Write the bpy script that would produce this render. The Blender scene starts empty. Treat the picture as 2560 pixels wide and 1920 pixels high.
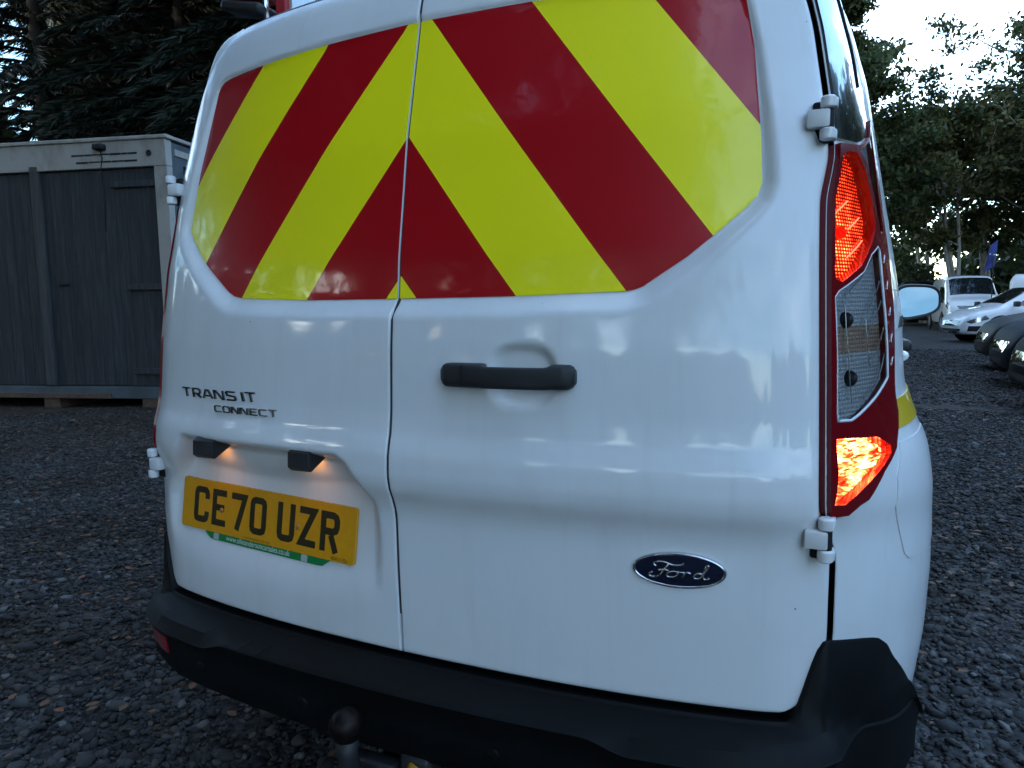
import bpy, bmesh, math, random
import numpy as np
from mathutils import Vector, Matrix
from mathutils.geometry import tessellate_polygon
SC = bpy.context.scene
COL = SC.collection
rng = np.random.default_rng(7)
random.seed(7)
rad = math.radians

# ------------------------------------------------------------------ camera
cam_data = bpy.data.cameras.new('camera'); cam = bpy.data.objects.new('camera', cam_data); COL.objects.link(cam)
cam_data.sensor_width = 36; cam_data.lens = 0.691*36; cam_data.clip_start = .05; cam_data.clip_end = 2000
YAW, PITCH, ROLL = rad(24.5), rad(6.34), rad(-.72)
CAM = np.array([.656, -1.02, 1.12])
d_ = np.array([-math.sin(YAW)*math.cos(PITCH), math.cos(YAW)*math.cos(PITCH), -math.sin(PITCH)])
r_ = np.array([math.cos(YAW), math.sin(YAW), 0.]); u_ = np.cross(r_, d_)
r2 = math.cos(ROLL)*r_+math.sin(ROLL)*u_; u2 = -math.sin(ROLL)*r_+math.cos(ROLL)*u_
cam.matrix_world = Matrix(((r2[0], u2[0], -d_[0], CAM[0]), (r2[1], u2[1], -d_[1], CAM[1]), (r2[2], u2[2], -d_[2], CAM[2]), (0, 0, 0, 1)))
SC.camera = cam

# ------------------------------------------------------------------ dusk sky, low sun, exposure
SUN_EL, SUN_AZ = rad(7.0), math.atan2(-.56, -.83)          # azimuth from +Y towards +X
world = bpy.data.worlds.new('World'); SC.world = world; world.use_nodes = True
wn, wl = world.node_tree.nodes, world.node_tree.links
wn.clear()
sky = wn.new('ShaderNodeTexSky'); sky.sky_type = 'NISHITA'; sky.sun_disc = False
sky.sun_elevation = SUN_EL; sky.sun_rotation = SUN_AZ; sky.altitude = 60; sky.air_density = 1.0; sky.dust_density = .3; sky.ozone_density = 2.5
tc = wn.new('ShaderNodeTexCoord')
mp = wn.new('ShaderNodeMapping'); mp.inputs['Scale'].default_value = (1, 1, 2.6)
no = wn.new('ShaderNodeTexNoise'); no.inputs['Scale'].default_value = 2.3; no.inputs['Detail'].default_value = 7; no.inputs['Roughness'].default_value = .58
cr = wn.new('ShaderNodeValToRGB'); cr.color_ramp.elements[0].position = .47; cr.color_ramp.elements[1].position = .68
cr.color_ramp.elements[0].color = (0, 0, 0, 1); cr.color_ramp.elements[1].color = (.75, .75, .75, 1)
hs = wn.new('ShaderNodeHueSaturation'); hs.inputs['Saturation'].default_value = .35; hs.inputs['Value'].default_value = 1.9
tint = wn.new('ShaderNodeMixRGB'); tint.blend_type = 'MULTIPLY'; tint.inputs[0].default_value = 1; tint.inputs[2].default_value = (.96, .97, 1.0, 1)
mx = wn.new('ShaderNodeMixRGB')
bg = wn.new('ShaderNodeBackground'); bg.inputs['Strength'].default_value = .15
out = wn.new('ShaderNodeOutputWorld')
wl.new(tc.outputs['Generated'], mp.inputs['Vector']); wl.new(mp.outputs[0], no.inputs['Vector']); wl.new(no.outputs[0], cr.inputs[0])
wl.new(sky.outputs[0], hs.inputs['Color']); wl.new(hs.outputs[0], tint.inputs[1])
wl.new(cr.outputs[0], mx.inputs[0]); wl.new(sky.outputs[0], mx.inputs[1]); wl.new(tint.outputs[0], mx.inputs[2])
wl.new(mx.outputs[0], bg.inputs['Color']); wl.new(bg.outputs[0], out.inputs['Surface'])

sun_data = bpy.data.lights.new('sun', 'SUN'); sun = bpy.data.objects.new('sun', sun_data); COL.objects.link(sun)
sun_data.energy = .12; sun_data.angle = rad(12); sun_data.color = (1, .78, .58)
sv = Vector((math.sin(SUN_AZ)*math.cos(SUN_EL), math.cos(SUN_AZ)*math.cos(SUN_EL), math.sin(SUN_EL)))
sun.rotation_euler = sv.to_track_quat('Z', 'Y').to_euler(); sun.location = sv*60
vs = SC.view_settings; vs.view_transform = 'Standard'; vs.look = 'None'; vs.gamma = 1; vs.use_curve_mapping = False; vs.exposure = 3.25
SC.cycles.max_bounces = 5; SC.cycles.diffuse_bounces = 2; SC.cycles.glossy_bounces = 3; SC.cycles.transparent_max_bounces = 6
# ------------------------------------------------------------------ helpers
MATS = {}
def mat(name, base, rough=.5, metal=0., coat=0., coat_rough=.04, spec=.5, noise=None, bump=None, emis=None, estr=0., trans=0., ior=1.45):
    if name in MATS: return MATS[name]
    m = bpy.data.materials.new(name); m.use_nodes = True; n, l = m.node_tree.nodes, m.node_tree.links
    b = n['Principled BSDF']; c = tuple(base)+(1,)
    b.inputs['Base Color'].default_value = c; b.inputs['Roughness'].default_value = rough; b.inputs['Metallic'].default_value = metal
    b.inputs['Coat Weight'].default_value = coat; b.inputs['Coat Roughness'].default_value = coat_rough
    b.inputs['Specular IOR Level'].default_value = spec; b.inputs['Transmission Weight'].default_value = trans; b.inputs['IOR'].default_value = ior
    if emis: b.inputs['Emission Color'].default_value = tuple(emis)+(1,); b.inputs['Emission Strength'].default_value = estr
    if noise or bump:
        t = n.new('ShaderNodeTexCoord')
    if noise:                                   # (scale, second colour, contrast lo, hi[, stretch])
        mpn = n.new('ShaderNodeMapping'); l.new(t.outputs['Object'], mpn.inputs['Vector'])
        if len(noise) > 4: mpn.inputs['Scale'].default_value = noise[4]
        z = n.new('ShaderNodeTexNoise'); z.inputs['Scale'].default_value = noise[0]; z.inputs['Detail'].default_value = 6; z.inputs['Roughness'].default_value = .62
        r = n.new('ShaderNodeMapRange'); r.inputs[1].default_value = noise[2]; r.inputs[2].default_value = noise[3]
        x = n.new('ShaderNodeMixRGB'); x.inputs[1].default_value = c; x.inputs[2].default_value = tuple(noise[1])+(1,)
        l.new(mpn.outputs[0], z.inputs['Vector']); l.new(z.outputs[0], r.inputs[0]); l.new(r.outputs[0], x.inputs[0]); l.new(x.outputs[0], b.inputs['Base Color'])
    if bump:                                    # (scale, strength, distance)
        z2 = n.new('ShaderNodeTexNoise'); z2.inputs['Scale'].default_value = bump[0]; z2.inputs['Detail'].default_value = 4
        bp = n.new('ShaderNodeBump'); bp.inputs['Strength'].default_value = bump[1]; bp.inputs['Distance'].default_value = bump[2]
        l.new(t.outputs['Object'], z2.inputs['Vector']); l.new(z2.outputs[0], bp.inputs['Height']); l.new(bp.outputs[0], b.inputs['Normal'])
        if coat: l.new(bp.outputs[0], b.inputs['Coat Normal'])
    MATS[name] = m
    return m

def tag(o, label=None, cat=None, group=None, kind=None):
    if label: o['label'] = label
    if cat: o['category'] = cat
    if group: o['group'] = group
    if kind: o['kind'] = kind
    return o
def top_loc(p):
    while p is not None and p.parent is not None: p = p.parent
    return p
def thing(name, label, cat, loc=(0, 0, 0), rz=0, group=None):
    o = bpy.data.objects.new(name, None); COL.objects.link(o); o.empty_display_size = .2
    o.location = loc; o.rotation_euler = (0, 0, rz)
    return tag(o, label, cat, group)
class MB:
    def __init__(s): s.v = []; s.f = []; s.n = 0; s.uv = None
    def add(s, v, f):
        v = np.asarray(v, float).reshape(-1, 3); s.v.append(v); k = s.n
        s.f += [tuple(i+k for i in q) for q in f]; s.n += len(v); return s
    def verts(s): return np.vstack(s.v)
    def build(s, name, m, parent=None, smooth=True, local=False, auto=None):
        me = bpy.data.meshes.new(name); me.from_pydata(s.verts().tolist(), [], s.f); 
        return finish(me, name, m, parent, smooth, local, auto)
def finish(me, name, m, parent, smooth=True, local=False, auto=None):
    if m is not None: me.materials.append(m)
    if smooth: me.polygons.foreach_set('use_smooth', [True]*len(me.polygons))
    me.validate(); me.update()
    if auto is not None: me.set_sharp_from_angle(angle=rad(auto))
    o = bpy.data.objects.new(name, me); COL.objects.link(o)
    if parent is not None:
        o.parent = parent
        if parent.parent is None and not local and parent.type == 'EMPTY':
            o.matrix_parent_inverse = Matrix.Translation(-Vector(parent.location))
    return o
def fast_mesh(name, V, F):                       # V (n,3), F (m,k) numpy
    me = bpy.data.meshes.new(name); V = np.ascontiguousarray(V, np.float32); F = np.ascontiguousarray(F, np.int32); k = F.shape[1]
    me.vertices.add(len(V)); me.vertices.foreach_set('co', V.ravel())
    me.loops.add(F.size); me.loops.foreach_set('vertex_index', F.ravel())
    me.polygons.add(len(F)); me.polygons.foreach_set('loop_start', np.arange(0, F.size, k, dtype=np.int32))
    me.polygons.foreach_set('loop_total', np.full(len(F), k, np.int32)); me.update(calc_edges=True)
    return me
def gridmesh(P, flip=False, closed=False):       # P (a,b,3) -> verts, faces
    a, b = P.shape[:2]; f = []
    for i in range(a-1):
        for j in range(b if closed else b-1):
            q = (i*b+j, i*b+(j+1) % b, (i+1)*b+(j+1) % b, (i+1)*b+j)
            f.append(q[::-1] if flip else q)
    return P.reshape(-1, 3), f
def box(c, s, bev=0., seg=2, rot=None):
    bm = bmesh.new(); bmesh.ops.create_cube(bm, size=1); bmesh.ops.scale(bm, vec=s, verts=bm.verts)
    if bev: bmesh.ops.bevel(bm, geom=bm.edges[:], offset=bev, segments=seg, affect='EDGES', profile=.5)
    if rot is not None: bmesh.ops.rotate(bm, matrix=rot, verts=bm.verts)
    v = np.array([q.co[:] for q in bm.verts])+np.array(c); bm.verts.index_update()
    f = [tuple(w.index for w in q.verts) for q in bm.faces]; bm.free()
    return v, f
def tube(path, radii, n=10, cap=True, closed=False):
    path = np.asarray(path, float); m = len(path); radii = np.broadcast_to(np.asarray(radii, float), (m,))
    T = np.gradient(path, axis=0) if not closed else np.roll(path, -1, 0)-np.roll(path, 1, 0)
    T /= np.linalg.norm(T, axis=1, keepdims=True)+1e-12
    up = np.array([0, 0, 1.]) if abs(T[0, 2]) < .9 else np.array([1., 0, 0])
    N = np.cross(T[0], up); N /= np.linalg.norm(N); R = []
    a = np.linspace(0, 2*np.pi, n, endpoint=False)
    for i in range(m):
        N = N-T[i]*N.dot(T[i]); N /= np.linalg.norm(N)+1e-12; B = np.cross(T[i], N)
        R.append(path[i]+radii[i]*(np.cos(a)[:, None]*N+np.sin(a)[:, None]*B))
    R = np.array(R)
    if closed: R = np.concatenate([R, R[:1]])
    v, f = gridmesh(R, closed=True)
    if cap and not closed: f += [tuple(range(n))[::-1], tuple(range((m-1)*n, m*n))]
    return v, f
def lathe(prof, c=(0, 0, 0), n=24, axis='z'):    # prof [(r,h)]
    a = np.linspace(0, 2*np.pi, n, endpoint=False); p = np.array(prof)
    P = np.stack([p[:, None, 0]*np.cos(a), p[:, None, 0]*np.sin(a), np.broadcast_to(p[:, None, 1], (len(p), n))], -1)
    if axis == 'y': P = np.stack([P[..., 0], P[..., 2], -P[..., 1]], -1)
    if axis == 'x': P = np.stack([P[..., 2], P[..., 0], P[..., 1]], -1)
    return gridmesh(P+np.array(c), closed=True)
def sphere(c, r, n=16, m=10):
    t = np.linspace(-np.pi/2, np.pi/2, m)
    r = np.broadcast_to(np.asarray(r, float), (3,))
    v, f = lathe([(max(math.cos(x), 1e-4), math.sin(x)) for x in t], n=n)
    return v*r+np.array(c), f
def patch(loops, step, fn, thick=0., inner=None):
    """2-D outline (first loop) with holes, cut to a grid and laid on a surface fn(u,v)->(n,3); fn2 gives the back for thickness"""
    bm = bmesh.new(); allp = [p for lp in loops for p in lp]
    vs_ = [bm.verts.new((p[0], p[1], 0)) for p in allp]
    for t in tessellate_polygon([[Vector((p[0], p[1], 0)) for p in lp] for lp in loops]):
        try: bm.faces.new([vs_[i] for i in t])
        except ValueError: pass
    A = np.array(allp); lo, hi = A.min(0), A.max(0)
    for ax in (0, 1):
        for s in np.arange(math.floor(lo[ax]/step)*step+step, hi[ax], step):
            co = [0, 0, 0]; co[ax] = s; no_ = [0, 0, 0]; no_[ax] = 1
            bmesh.ops.bisect_plane(bm, geom=bm.verts[:]+bm.edges[:]+bm.faces[:], plane_co=co, plane_no=no_, dist=1e-6)
    bmesh.ops.remove_doubles(bm, verts=bm.verts, dist=1e-6)
    for q in bm.faces:
        q.normal_update()
        if q.normal.z < 0: q.normal_flip()
    if thick:
        edges = [e for e in bm.edges if e.is_boundary]
        r = bmesh.ops.extrude_edge_only(bm, edges=edges)
        for g in r['geom']:
            if isinstance(g, bmesh.types.BMVert): g.co.z = -thick
        bmesh.ops.recalc_face_normals(bm, faces=bm.faces)
        if sum(q.normal.z*q.calc_area() for q in bm.faces) < 0:
            bmesh.ops.reverse_faces(bm, faces=bm.faces)
    bm.verts.index_update()
    U = np.array([v.co[:] for v in bm.verts]); f = [tuple(w.index for w in q.verts) for q in bm.faces]
    bm.free()
    return U, f
def patch_obj(name, loops, step, fn, m, parent, thick=0., uv=False, smooth=True, flip=False):
    U, f = patch(loops, step, fn, thick); P = fn(U[:, 0], U[:, 1], U[:, 2])
    if flip: f = [q[::-1] for q in f]
    mb = MB().add(P, f); o = mb.build(name, m, parent, smooth, auto=35 if thick else None)
    if uv:
        ul = o.data.uv_layers.new(name='uv'); li = np.zeros(len(o.data.loops), int); o.data.loops.foreach_get('vertex_index', li)
        ul.data.foreach_set('uv', U[li][:, :2].astype(np.float32).ravel())
    return o
def strokes(polys, w, fn, h):                    # centre lines -> raised strokes; fn(u,v,h)->(n,3)
    mb = MB()
    for pl in polys:
        closed = pl[0] == pl[-1]; p = np.array(pl[:-1] if closed else pl, float); n = len(p); L = []; R = []
        for i in range(n):
            a = p[(i-1) % n] if (closed or i) else None; b = p[(i+1) % n] if (closed or i < n-1) else None
            t1 = None if a is None else (p[i]-a)/np.linalg.norm(p[i]-a); t2 = None if b is None else (b-p[i])/np.linalg.norm(b-p[i])
            t1 = t2 if t1 is None else t1; t2 = t1 if t2 is None else t2
            n1 = np.array([-t1[1], t1[0]]); n2 = np.array([-t2[1], t2[0]]); mi = n1+n2; mi /= np.linalg.norm(mi)
            k = w/2/max(.45, mi.dot(n1)); L.append(p[i]+mi*k); R.append(p[i]-mi*k)
        L, R = np.array(L), np.array(R)
        V = np.vstack([fn(L[:, 0], L[:, 1], h), fn(R[:, 0], R[:, 1], h), fn(L[:, 0], L[:, 1], 0), fn(R[:, 0], R[:, 1], 0)]); f = []
        for i in range(n if closed else n-1):
            j = (i+1) % n
            f += [(i, n+i, n+j, j), (2*n+i, i, j, 2*n+j), (n+i, 3*n+i, 3*n+j, n+j)]
        if not closed: f += [(2*n, 3*n, n, 0), (n-1, 2*n-1, 4*n-1, 3*n-1)]
        mb.add(V, f)
    return mb
def text_poly(s, fn, h=0.0, name='t', size=1.):  # flat lettering from the built-in font
    cu = bpy.data.curves.new(name, 'FONT'); cu.body = s; cu.size = size; o = bpy.data.objects.new(name, cu); COL.objects.link(o)
    me = bpy.data.meshes.new_from_object(o.evaluated_get(bpy.context.evaluated_depsgraph_get()))
    V = np.array([v.co[:] for v in me.vertices]); f = [tuple(p.vertices) for p in me.polygons]
    bpy.data.objects.remove(o); bpy.data.curves.remove(cu); bpy.data.meshes.remove(me)
    V[:, 0] -= V[:, 0].min(); V /= V[:, 0].max()
    return MB().add(fn(V[:, 0], V[:, 1], h), f)
def copy_tree(o, parent=None):
    c = o.copy(); COL.objects.link(c); c.parent = parent
    for ch in list(o.children): copy_tree(ch, c)
    return c
def sdpoly(x, z, poly):
    p = np.array(poly); q = np.roll(p, -1, 0); d = np.full(np.shape(x), 1e9); ins = np.zeros(np.shape(x), bool)
    for a, b in zip(p, q):
        e = b-a; t = np.clip(((x-a[0])*e[0]+(z-a[1])*e[1])/(e@e), 0, 1)
        d = np.minimum(d, np.hypot(x-a[0]-t*e[0], z-a[1]-t*e[1]))
        c = ((a[1] > z) != (b[1] > z)); 
        with np.errstate(divide='ignore', invalid='ignore'): ins ^= c & (x < (b[0]-a[0])*(z-a[1])/(b[1]-a[1]+1e-15)+a[0])
    return np.where(ins, -d, d)
def ssm(t): t = np.clip(t, 0, 1); return t*t*(3-2*t)
def table(pts, sig, lo, hi, step=.001):
    zz=np.arange(lo,hi+step,step); p=np.array(pts); v=np.interp(zz,p[:,0],p[:,1])
    k=np.arange(-int(4*sig/step),int(4*sig/step)+1)*step; g=np.exp(-.5*(k/sig)**2); g/=g.sum()
    n=len(k)//2; v=np.convolve(np.pad(v,n,mode='reflect',reflect_type='odd'),g,'valid')
    return lambda z: np.interp(z,zz,v)
Yo=table([(.3,-.046),(.53,-.049),(.672,-.054),(.765,-.055),(.782,-.057),(.80,-.0625),(.822,-.0735),(.845,-.0775),(.88,-.0755),(.9,-.0705),(.915,-.0655),(.95,-.061),(1.05,-.056),(1.14,-.047),(1.2,-.04),(1.3,-.018),(1.4,.003),(1.5,.031),(1.6,.059),(1.64,.071),(1.67,.083),(1.70,.105),(1.75,.17)],.0055,.3,1.75)
DF=table([(1.0,.024),(1.14,.023),(1.2,.021),(1.3,.017),(1.4,.013),(1.5,.010),(1.6,.007),(1.8,.006)],.02,1.0,1.8)
def bow(x):
    a=np.abs(x); return .11*a**2+.12*a**4+np.where(a>.57,2.2*(a-.57)**2,0)
EB=table([(.3,0),(.7,0),(1.0,.010),(1.2,.018),(1.3,.021),(1.6,.028),(1.75,.03)],.03,.3,1.75)
def Fo(x,z): return Yo(z)+bow(x)+EB(z)*np.minimum(np.abs(x)/.55,1.4)**3.5
def ss(t): t=np.clip(t,0,1); return t*t*(3-2*t)
# door outer edge (x at z), its depth, and the body side
XE=table([(.45,.640),(.64,.661),(.762,.661),(.80,.650),(.826,.645),(1.012,.639),(1.182,.633),(1.265,.631),(1.31,.638),(1.33,.640),(1.386,.634),(1.515,.613),(1.6,.592),(1.7,.56)],.008,.4,1.75)
WS=table([(.2,.79),(.4,.805),(.55,.825),(.665,.83),(.8,.825),(.88,.812),(.93,.79),(.98,.774),(1.1,.766),(1.2,.75),(1.35,.725),(1.5,.70),(1.6,.672),(1.66,.645),(1.75,.60)],.012,.2,1.75)
def Y0(z): return Fo(XE(z)+.01,z)+.004
def S(y,z,L=.46,p=2.6):
    w=WS(z); xe=XE(z)+.008; t=np.clip((y-Y0(z))/L,0,1)
    return w-(w-xe)*(1-t)**p
# ------------------------------------------------------------------ the van: materials
def paint_white():
    m = mat('white_paint', (.74, .755, .77), rough=.45, spec=.3, coat=.72, coat_rough=.06, bump=(260, .05, .0006))
    n, l = m.node_tree.nodes, m.node_tree.links; b = n['Principled BSDF']
    t = n.new('ShaderNodeTexCoord'); z = n.new('ShaderNodeTexNoise'); z.inputs['Scale'].default_value = 5; z.inputs['Detail'].default_value = 4; z.inputs['Roughness'].default_value = .7
    mpn = n.new('ShaderNodeMapping'); mpn.inputs['Scale'].default_value = (1, 1, .45)
    r = n.new('ShaderNodeMapRange'); r.inputs[1].default_value = .45; r.inputs[2].default_value = .85; r.inputs[4].default_value = .5
    x = n.new('ShaderNodeMixRGB'); x.inputs[1].default_value = (.745, .76, .775, 1); x.inputs[2].default_value = (.60, .59, .56, 1)
    l.new(t.outputs['Object'], mpn.inputs[0]); l.new(mpn.outputs[0], z.inputs[0]); l.new(z.outputs[0], r.inputs[0]); l.new(r.outputs[0], x.inputs[0])
    ms = n.new('ShaderNodeMapping'); ms.inputs['Scale'].default_value = (46, 46, 1.4); l.new(t.outputs['Object'], ms.inputs[0])
    zs = n.new('ShaderNodeTexNoise'); zs.inputs['Scale'].default_value = 1; zs.inputs['Detail'].default_value = 3; l.new(ms.outputs[0], zs.inputs[0])
    rs = n.new('ShaderNodeMapRange'); rs.inputs[1].default_value = .56; rs.inputs[2].default_value = .8; rs.inputs[4].default_value = .16; l.new(zs.outputs[0], rs.inputs[0])
    xs_ = n.new('ShaderNodeMixRGB'); xs_.inputs[2].default_value = (.50, .49, .46, 1); l.new(rs.outputs[0], xs_.inputs[0]); l.new(x.outputs[0], xs_.inputs[1]); x = xs_
    # little dark stone chips
    v = n.new('ShaderNodeTexVoronoi'); v.inputs['Scale'].default_value = 26; l.new(t.outputs['Object'], v.inputs['Vector'])
    c1 = n.new('ShaderNodeMath'); c1.operation = 'LESS_THAN'; c1.inputs[1].default_value = .034; l.new(v.outputs['Distance'], c1.inputs[0])
    z3 = n.new('ShaderNodeTexNoise'); z3.inputs['Scale'].default_value = 9; l.new(t.outputs['Object'], z3.inputs[0])
    c2 = n.new('ShaderNodeMath'); c2.operation = 'GREATER_THAN'; c2.inputs[1].default_value = .6; l.new(z3.outputs[0], c2.inputs[0])
    c3 = n.new('ShaderNodeMath'); c3.operation = 'MULTIPLY'; l.new(c1.outputs[0], c3.inputs[0]); l.new(c2.outputs[0], c3.inputs[1])
    x2 = n.new('ShaderNodeMixRGB'); x2.inputs[2].default_value = (.12, .11, .1, 1); l.new(c3.outputs[0], x2.inputs[0]); l.new(x.outputs[0], x2.inputs[1])
    l.new(x2.outputs[0], b.inputs['Base Color'])
    return m
WHITE = paint_white()
RED = mat('red_film', (.42, .003, .008), rough=.35, spec=.35, coat=.75, coat_rough=.07, bump=(38, .06, .004))
YEL = mat('yellow_film', (.97, .87, .008), rough=.4, spec=.35, coat=.7, coat_rough=.07, bump=(38, .06, .004))
BLACKP = mat('black_plastic', (.022, .023, .025), rough=.48, spec=.4, noise=(14, (.04, .04, .04), .5, .8), bump=(900, .25, .0006))
BUMP = mat('bumper_plastic', (.0045, .005, .0055), rough=.55, spec=.17, noise=(9, (.009, .009, .009), .5, .8), bump=(700, .3, .0008))
DARK = mat('dark_gap', (.006, .006, .007), rough=.7)
GLOSSB = mat('gloss_black', (.008, .009, .011), rough=.12, coat=1, coat_rough=.03)
GLASSD = mat('dark_glass', (.01, .012, .014), rough=.05, coat=1, coat_rough=.01)
CHROME = mat('chrome', (.62, .63, .65), rough=.16, metal=1)
BADGE = mat('badge_chrome', (.22, .23, .24), rough=.25, metal=1)
NAVY = mat('badge_blue', (.003, .006, .022), rough=.2, coat=1)
TYRE = mat('tyre_rubber', (.014, .014, .014), rough=.8, bump=(60, .3, .004))
STEEL = mat('steel_rim', (.3, .31, .32), rough=.4, metal=.8)
SEAL = mat('door_seal', (.035, .04, .047), rough=.7)
PLATEY = mat('plate_yellow', (.76, .335, .003), rough=.32, spec=.5, coat=.6, coat_rough=.08, noise=(70, (.70, .30, .003), .45, .75))
PLATEK = mat('plate_black', (.03, .02, .006), rough=.35, coat=.6, coat_rough=.08)
GREEN = mat('plate_green', (.0, .21, .05), rough=.35, coat=.5)
PRINTW = mat('print_white', (.7, .72, .7), rough=.5)

van = thing('panel_van', 'white panel van with red and yellow chevrons on its closed rear doors', 'van', (0, 2, 0))

# film outlines (x, z) and door relief
FILM_R = [(.0026, 1.5985), (.202, 1.5966), (.376, 1.5875), (.47, 1.581), (.498, 1.577), (.512, 1.571), (.523, 1.558), (.5371, 1.4875), (.5524, 1.3495), (.556, 1.2871), (.5505, 1.2696), (.5351, 1.2524), (.4951, 1.215), (.4624, 1.187), (.4013, 1.145), (.390, 1.1408), (.3781, 1.1385), (.2092, 1.1342), (.0026, 1.1332)]
FILM_L = [(-.0026, 1.5985), (-.196, 1.5934), (-.3668, 1.5868), (-.470, 1.583), (-.4969, 1.5805), (-.509, 1.574), (-.5168, 1.562), (-.5482, 1.3706), (-.5605, 1.295), (-.558, 1.277), (-.5417, 1.2595), (-.4848, 1.2101), (-.4028, 1.1515), (-.386, 1.1435), (-.365, 1.1395), (-.1967, 1.1337), (-.0026, 1.1332)]
FILM = FILM_R+FILM_L[::-1]
REC = [(-.52, .877), (-.11, .875), (-.085, .862), (-.035, .795), (-.028, .72), (-.028, .45), (-.62, .45), (-.615, .74), (-.575, .80)]
def plate_floor(x, z): return -.016-.0984*(x+.33)+.1407*(z-.722)+.006
def F(x, z):
    x = np.asarray(x, float); z = np.asarray(z, float); y = Fo(x, z)
    sd = sdpoly(x, z, FILM); w = np.interp(z, [1.1, 1.2, 1.35, 1.5, 1.58], [.034, .031, .024, .013, .007])
    y = y+DF(z)*(1-ssm((sd+.002)/w))
    r = ((np.abs(x-.230)/.057)**2.8+(np.abs(z-1.0135)/.0505)**2.8)**(1/2.6)
    y = y+.014*ssm((1-r)/.30)
    m = ssm(-sdpoly(x, z, REC)/.026)*ssm((z-.575)/.12)
    dep = np.clip(plate_floor(x, z)-Fo(x, z), 0, .048)
    return y+m*dep
def xout(z):
    x = XE(z); lo = np.clip((.605-z)/.0745, 0, 1); hi = np.clip((z-1.54)/.157, 0, 1)
    return x-.055*(1-np.sqrt(1-lo**2))-.13*(1-np.sqrt(1-hi**2))
OFF = np.array([0, .0006, .0018, .004, .0075])
ZB, ZT = .531, 1.696
def door_mesh(sg):
    z = np.concatenate([ZB+OFF, np.arange(ZB+.013, ZT-.012, .006), ZT-OFF[::-1]])
    t = np.linspace(0, 1, 112)[1:-1]
    P = []
    for i, zz in enumerate(z):
        a, b = .0023, float(xout(zz)); x = np.concatenate([a+OFF, a+OFF[-1]+t*(b-a-2*OFF[-1]), b-OFF[::-1]])
        dx = np.minimum((x-a)*3.5, b-x); dz = min(zz-ZB, ZT-zz); r = .006; d = np.minimum(np.minimum(dx, dz), r)
        y = F(sg*x, np.full_like(x, zz))+r-np.sqrt(np.maximum(r*r-(r-d)**2, 0))
        row = np.stack([sg*x, y, np.full_like(x, zz)], -1)
        row = np.concatenate([row[:1]+[0, .03, 0], row, row[-1:]+[0, .03, 0]]); P.append(row)
    P = np.array(P); P = np.concatenate([P[:1]+[0, .03, 0], P, P[-1:]+[0, .03, 0]])
    return gridmesh(P, flip=(sg < 0))
doors = {}
for sg in (-1, 1):
    doors[sg] = MB().add(*door_mesh(sg)).build('rear_door', WHITE, van)
doors[-1]['label'] = 'narrower looking left rear door carrying the number plate'
doors[1]['label'] = 'right rear door with black handle and oval badge'
# dark jamb behind the gaps
def jamb():
    z = np.linspace(.50, 1.70, 80); P = []
    for zz in z:
        x = np.linspace(-XE(zz)-.02, XE(zz)+.02, 60); P.append(np.stack([x, F(x, np.full_like(x, zz))+.034+.02*ssm((np.abs(x)-.6)/.05), np.full_like(x, zz)], -1))
    return gridmesh(np.array(P))
MB().add(*jamb()).build('door_jamb', DARK, van)
zz = np.linspace(.60, 1.69, 60)
MB().add(*gridmesh(np.stack([np.stack([np.full_like(zz, s*.010), F(np.full_like(zz, .0), zz)+.0036, zz], -1) for s in (-1, 1)], 1))).build('centre_seal', SEAL, van)

# chevron stripes
def clip(poly, p, q):                              # keep the part to the left of p->q
    out = []; n = len(poly); s = [(q[0]-p[0])*(a[1]-p[1])-(q[1]-p[1])*(a[0]-p[0]) for a in poly]
    for i in range(n):
        j = (i+1) % n
        if s[i] >= 0: out.append(poly[i])
        if (s[i] > 0 > s[j]) or (s[i] < 0 < s[j]):
            t = s[i]/(s[i]-s[j]); out.append((poly[i][0]+t*(poly[j][0]-poly[i][0]), poly[i][1]+t*(poly[j][1]-poly[i][1])))
    return out
onr = lambda u, v, w=0.: np.stack([u, F(u, v)-.0016-np.asarray(w), v], -1)
def stripes(film, lines, cols, door, tri):
    n = len(lines)
    for k in range(n+1):
        poly = film
        if k > 0: p, q = lines[k-1]; poly = clip(poly, p, q)
        if k < n: p, q = lines[k]; poly = clip(poly, q, p)
        m = cols[k]
        patch_obj('chevron_stripe', [poly], .016, None or (lambda u, v, w: onr(u, v, w)), m, door)
    patch_obj('chevron_stripe', [tri], .016, lambda u, v, w: onr(u, v, .0006), YEL, door)
lr = [((.0016, 1.4006), (.2092, 1.1342)), ((.0232, 1.5987), (.3781, 1.1385)), ((.2034, 1.5964), (.4946, 1.215)), ((.3954, 1.5717), (.5494, 1.3721))]
ll = [((-.1967, 1.1333), (.0002, 1.3994)), ((-.365, 1.1395), (-.024, 1.5967)), ((-.4848, 1.2101), (-.1959, 1.5934)), ((-.5482, 1.3706), (-.3668, 1.5868))]
stripes(FILM_R, lr, [RED, YEL, RED, YEL, RED], doors[1], [(.0026, 1.1685), (.0045, 1.170), (.034, 1.1339), (.0026, 1.1334)])
stripes(FILM_L, ll, [RED, YEL, RED, YEL, RED], doors[-1], [(-.0026, 1.1620), (-.0249, 1.1334), (-.0026, 1.1334)])

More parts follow.
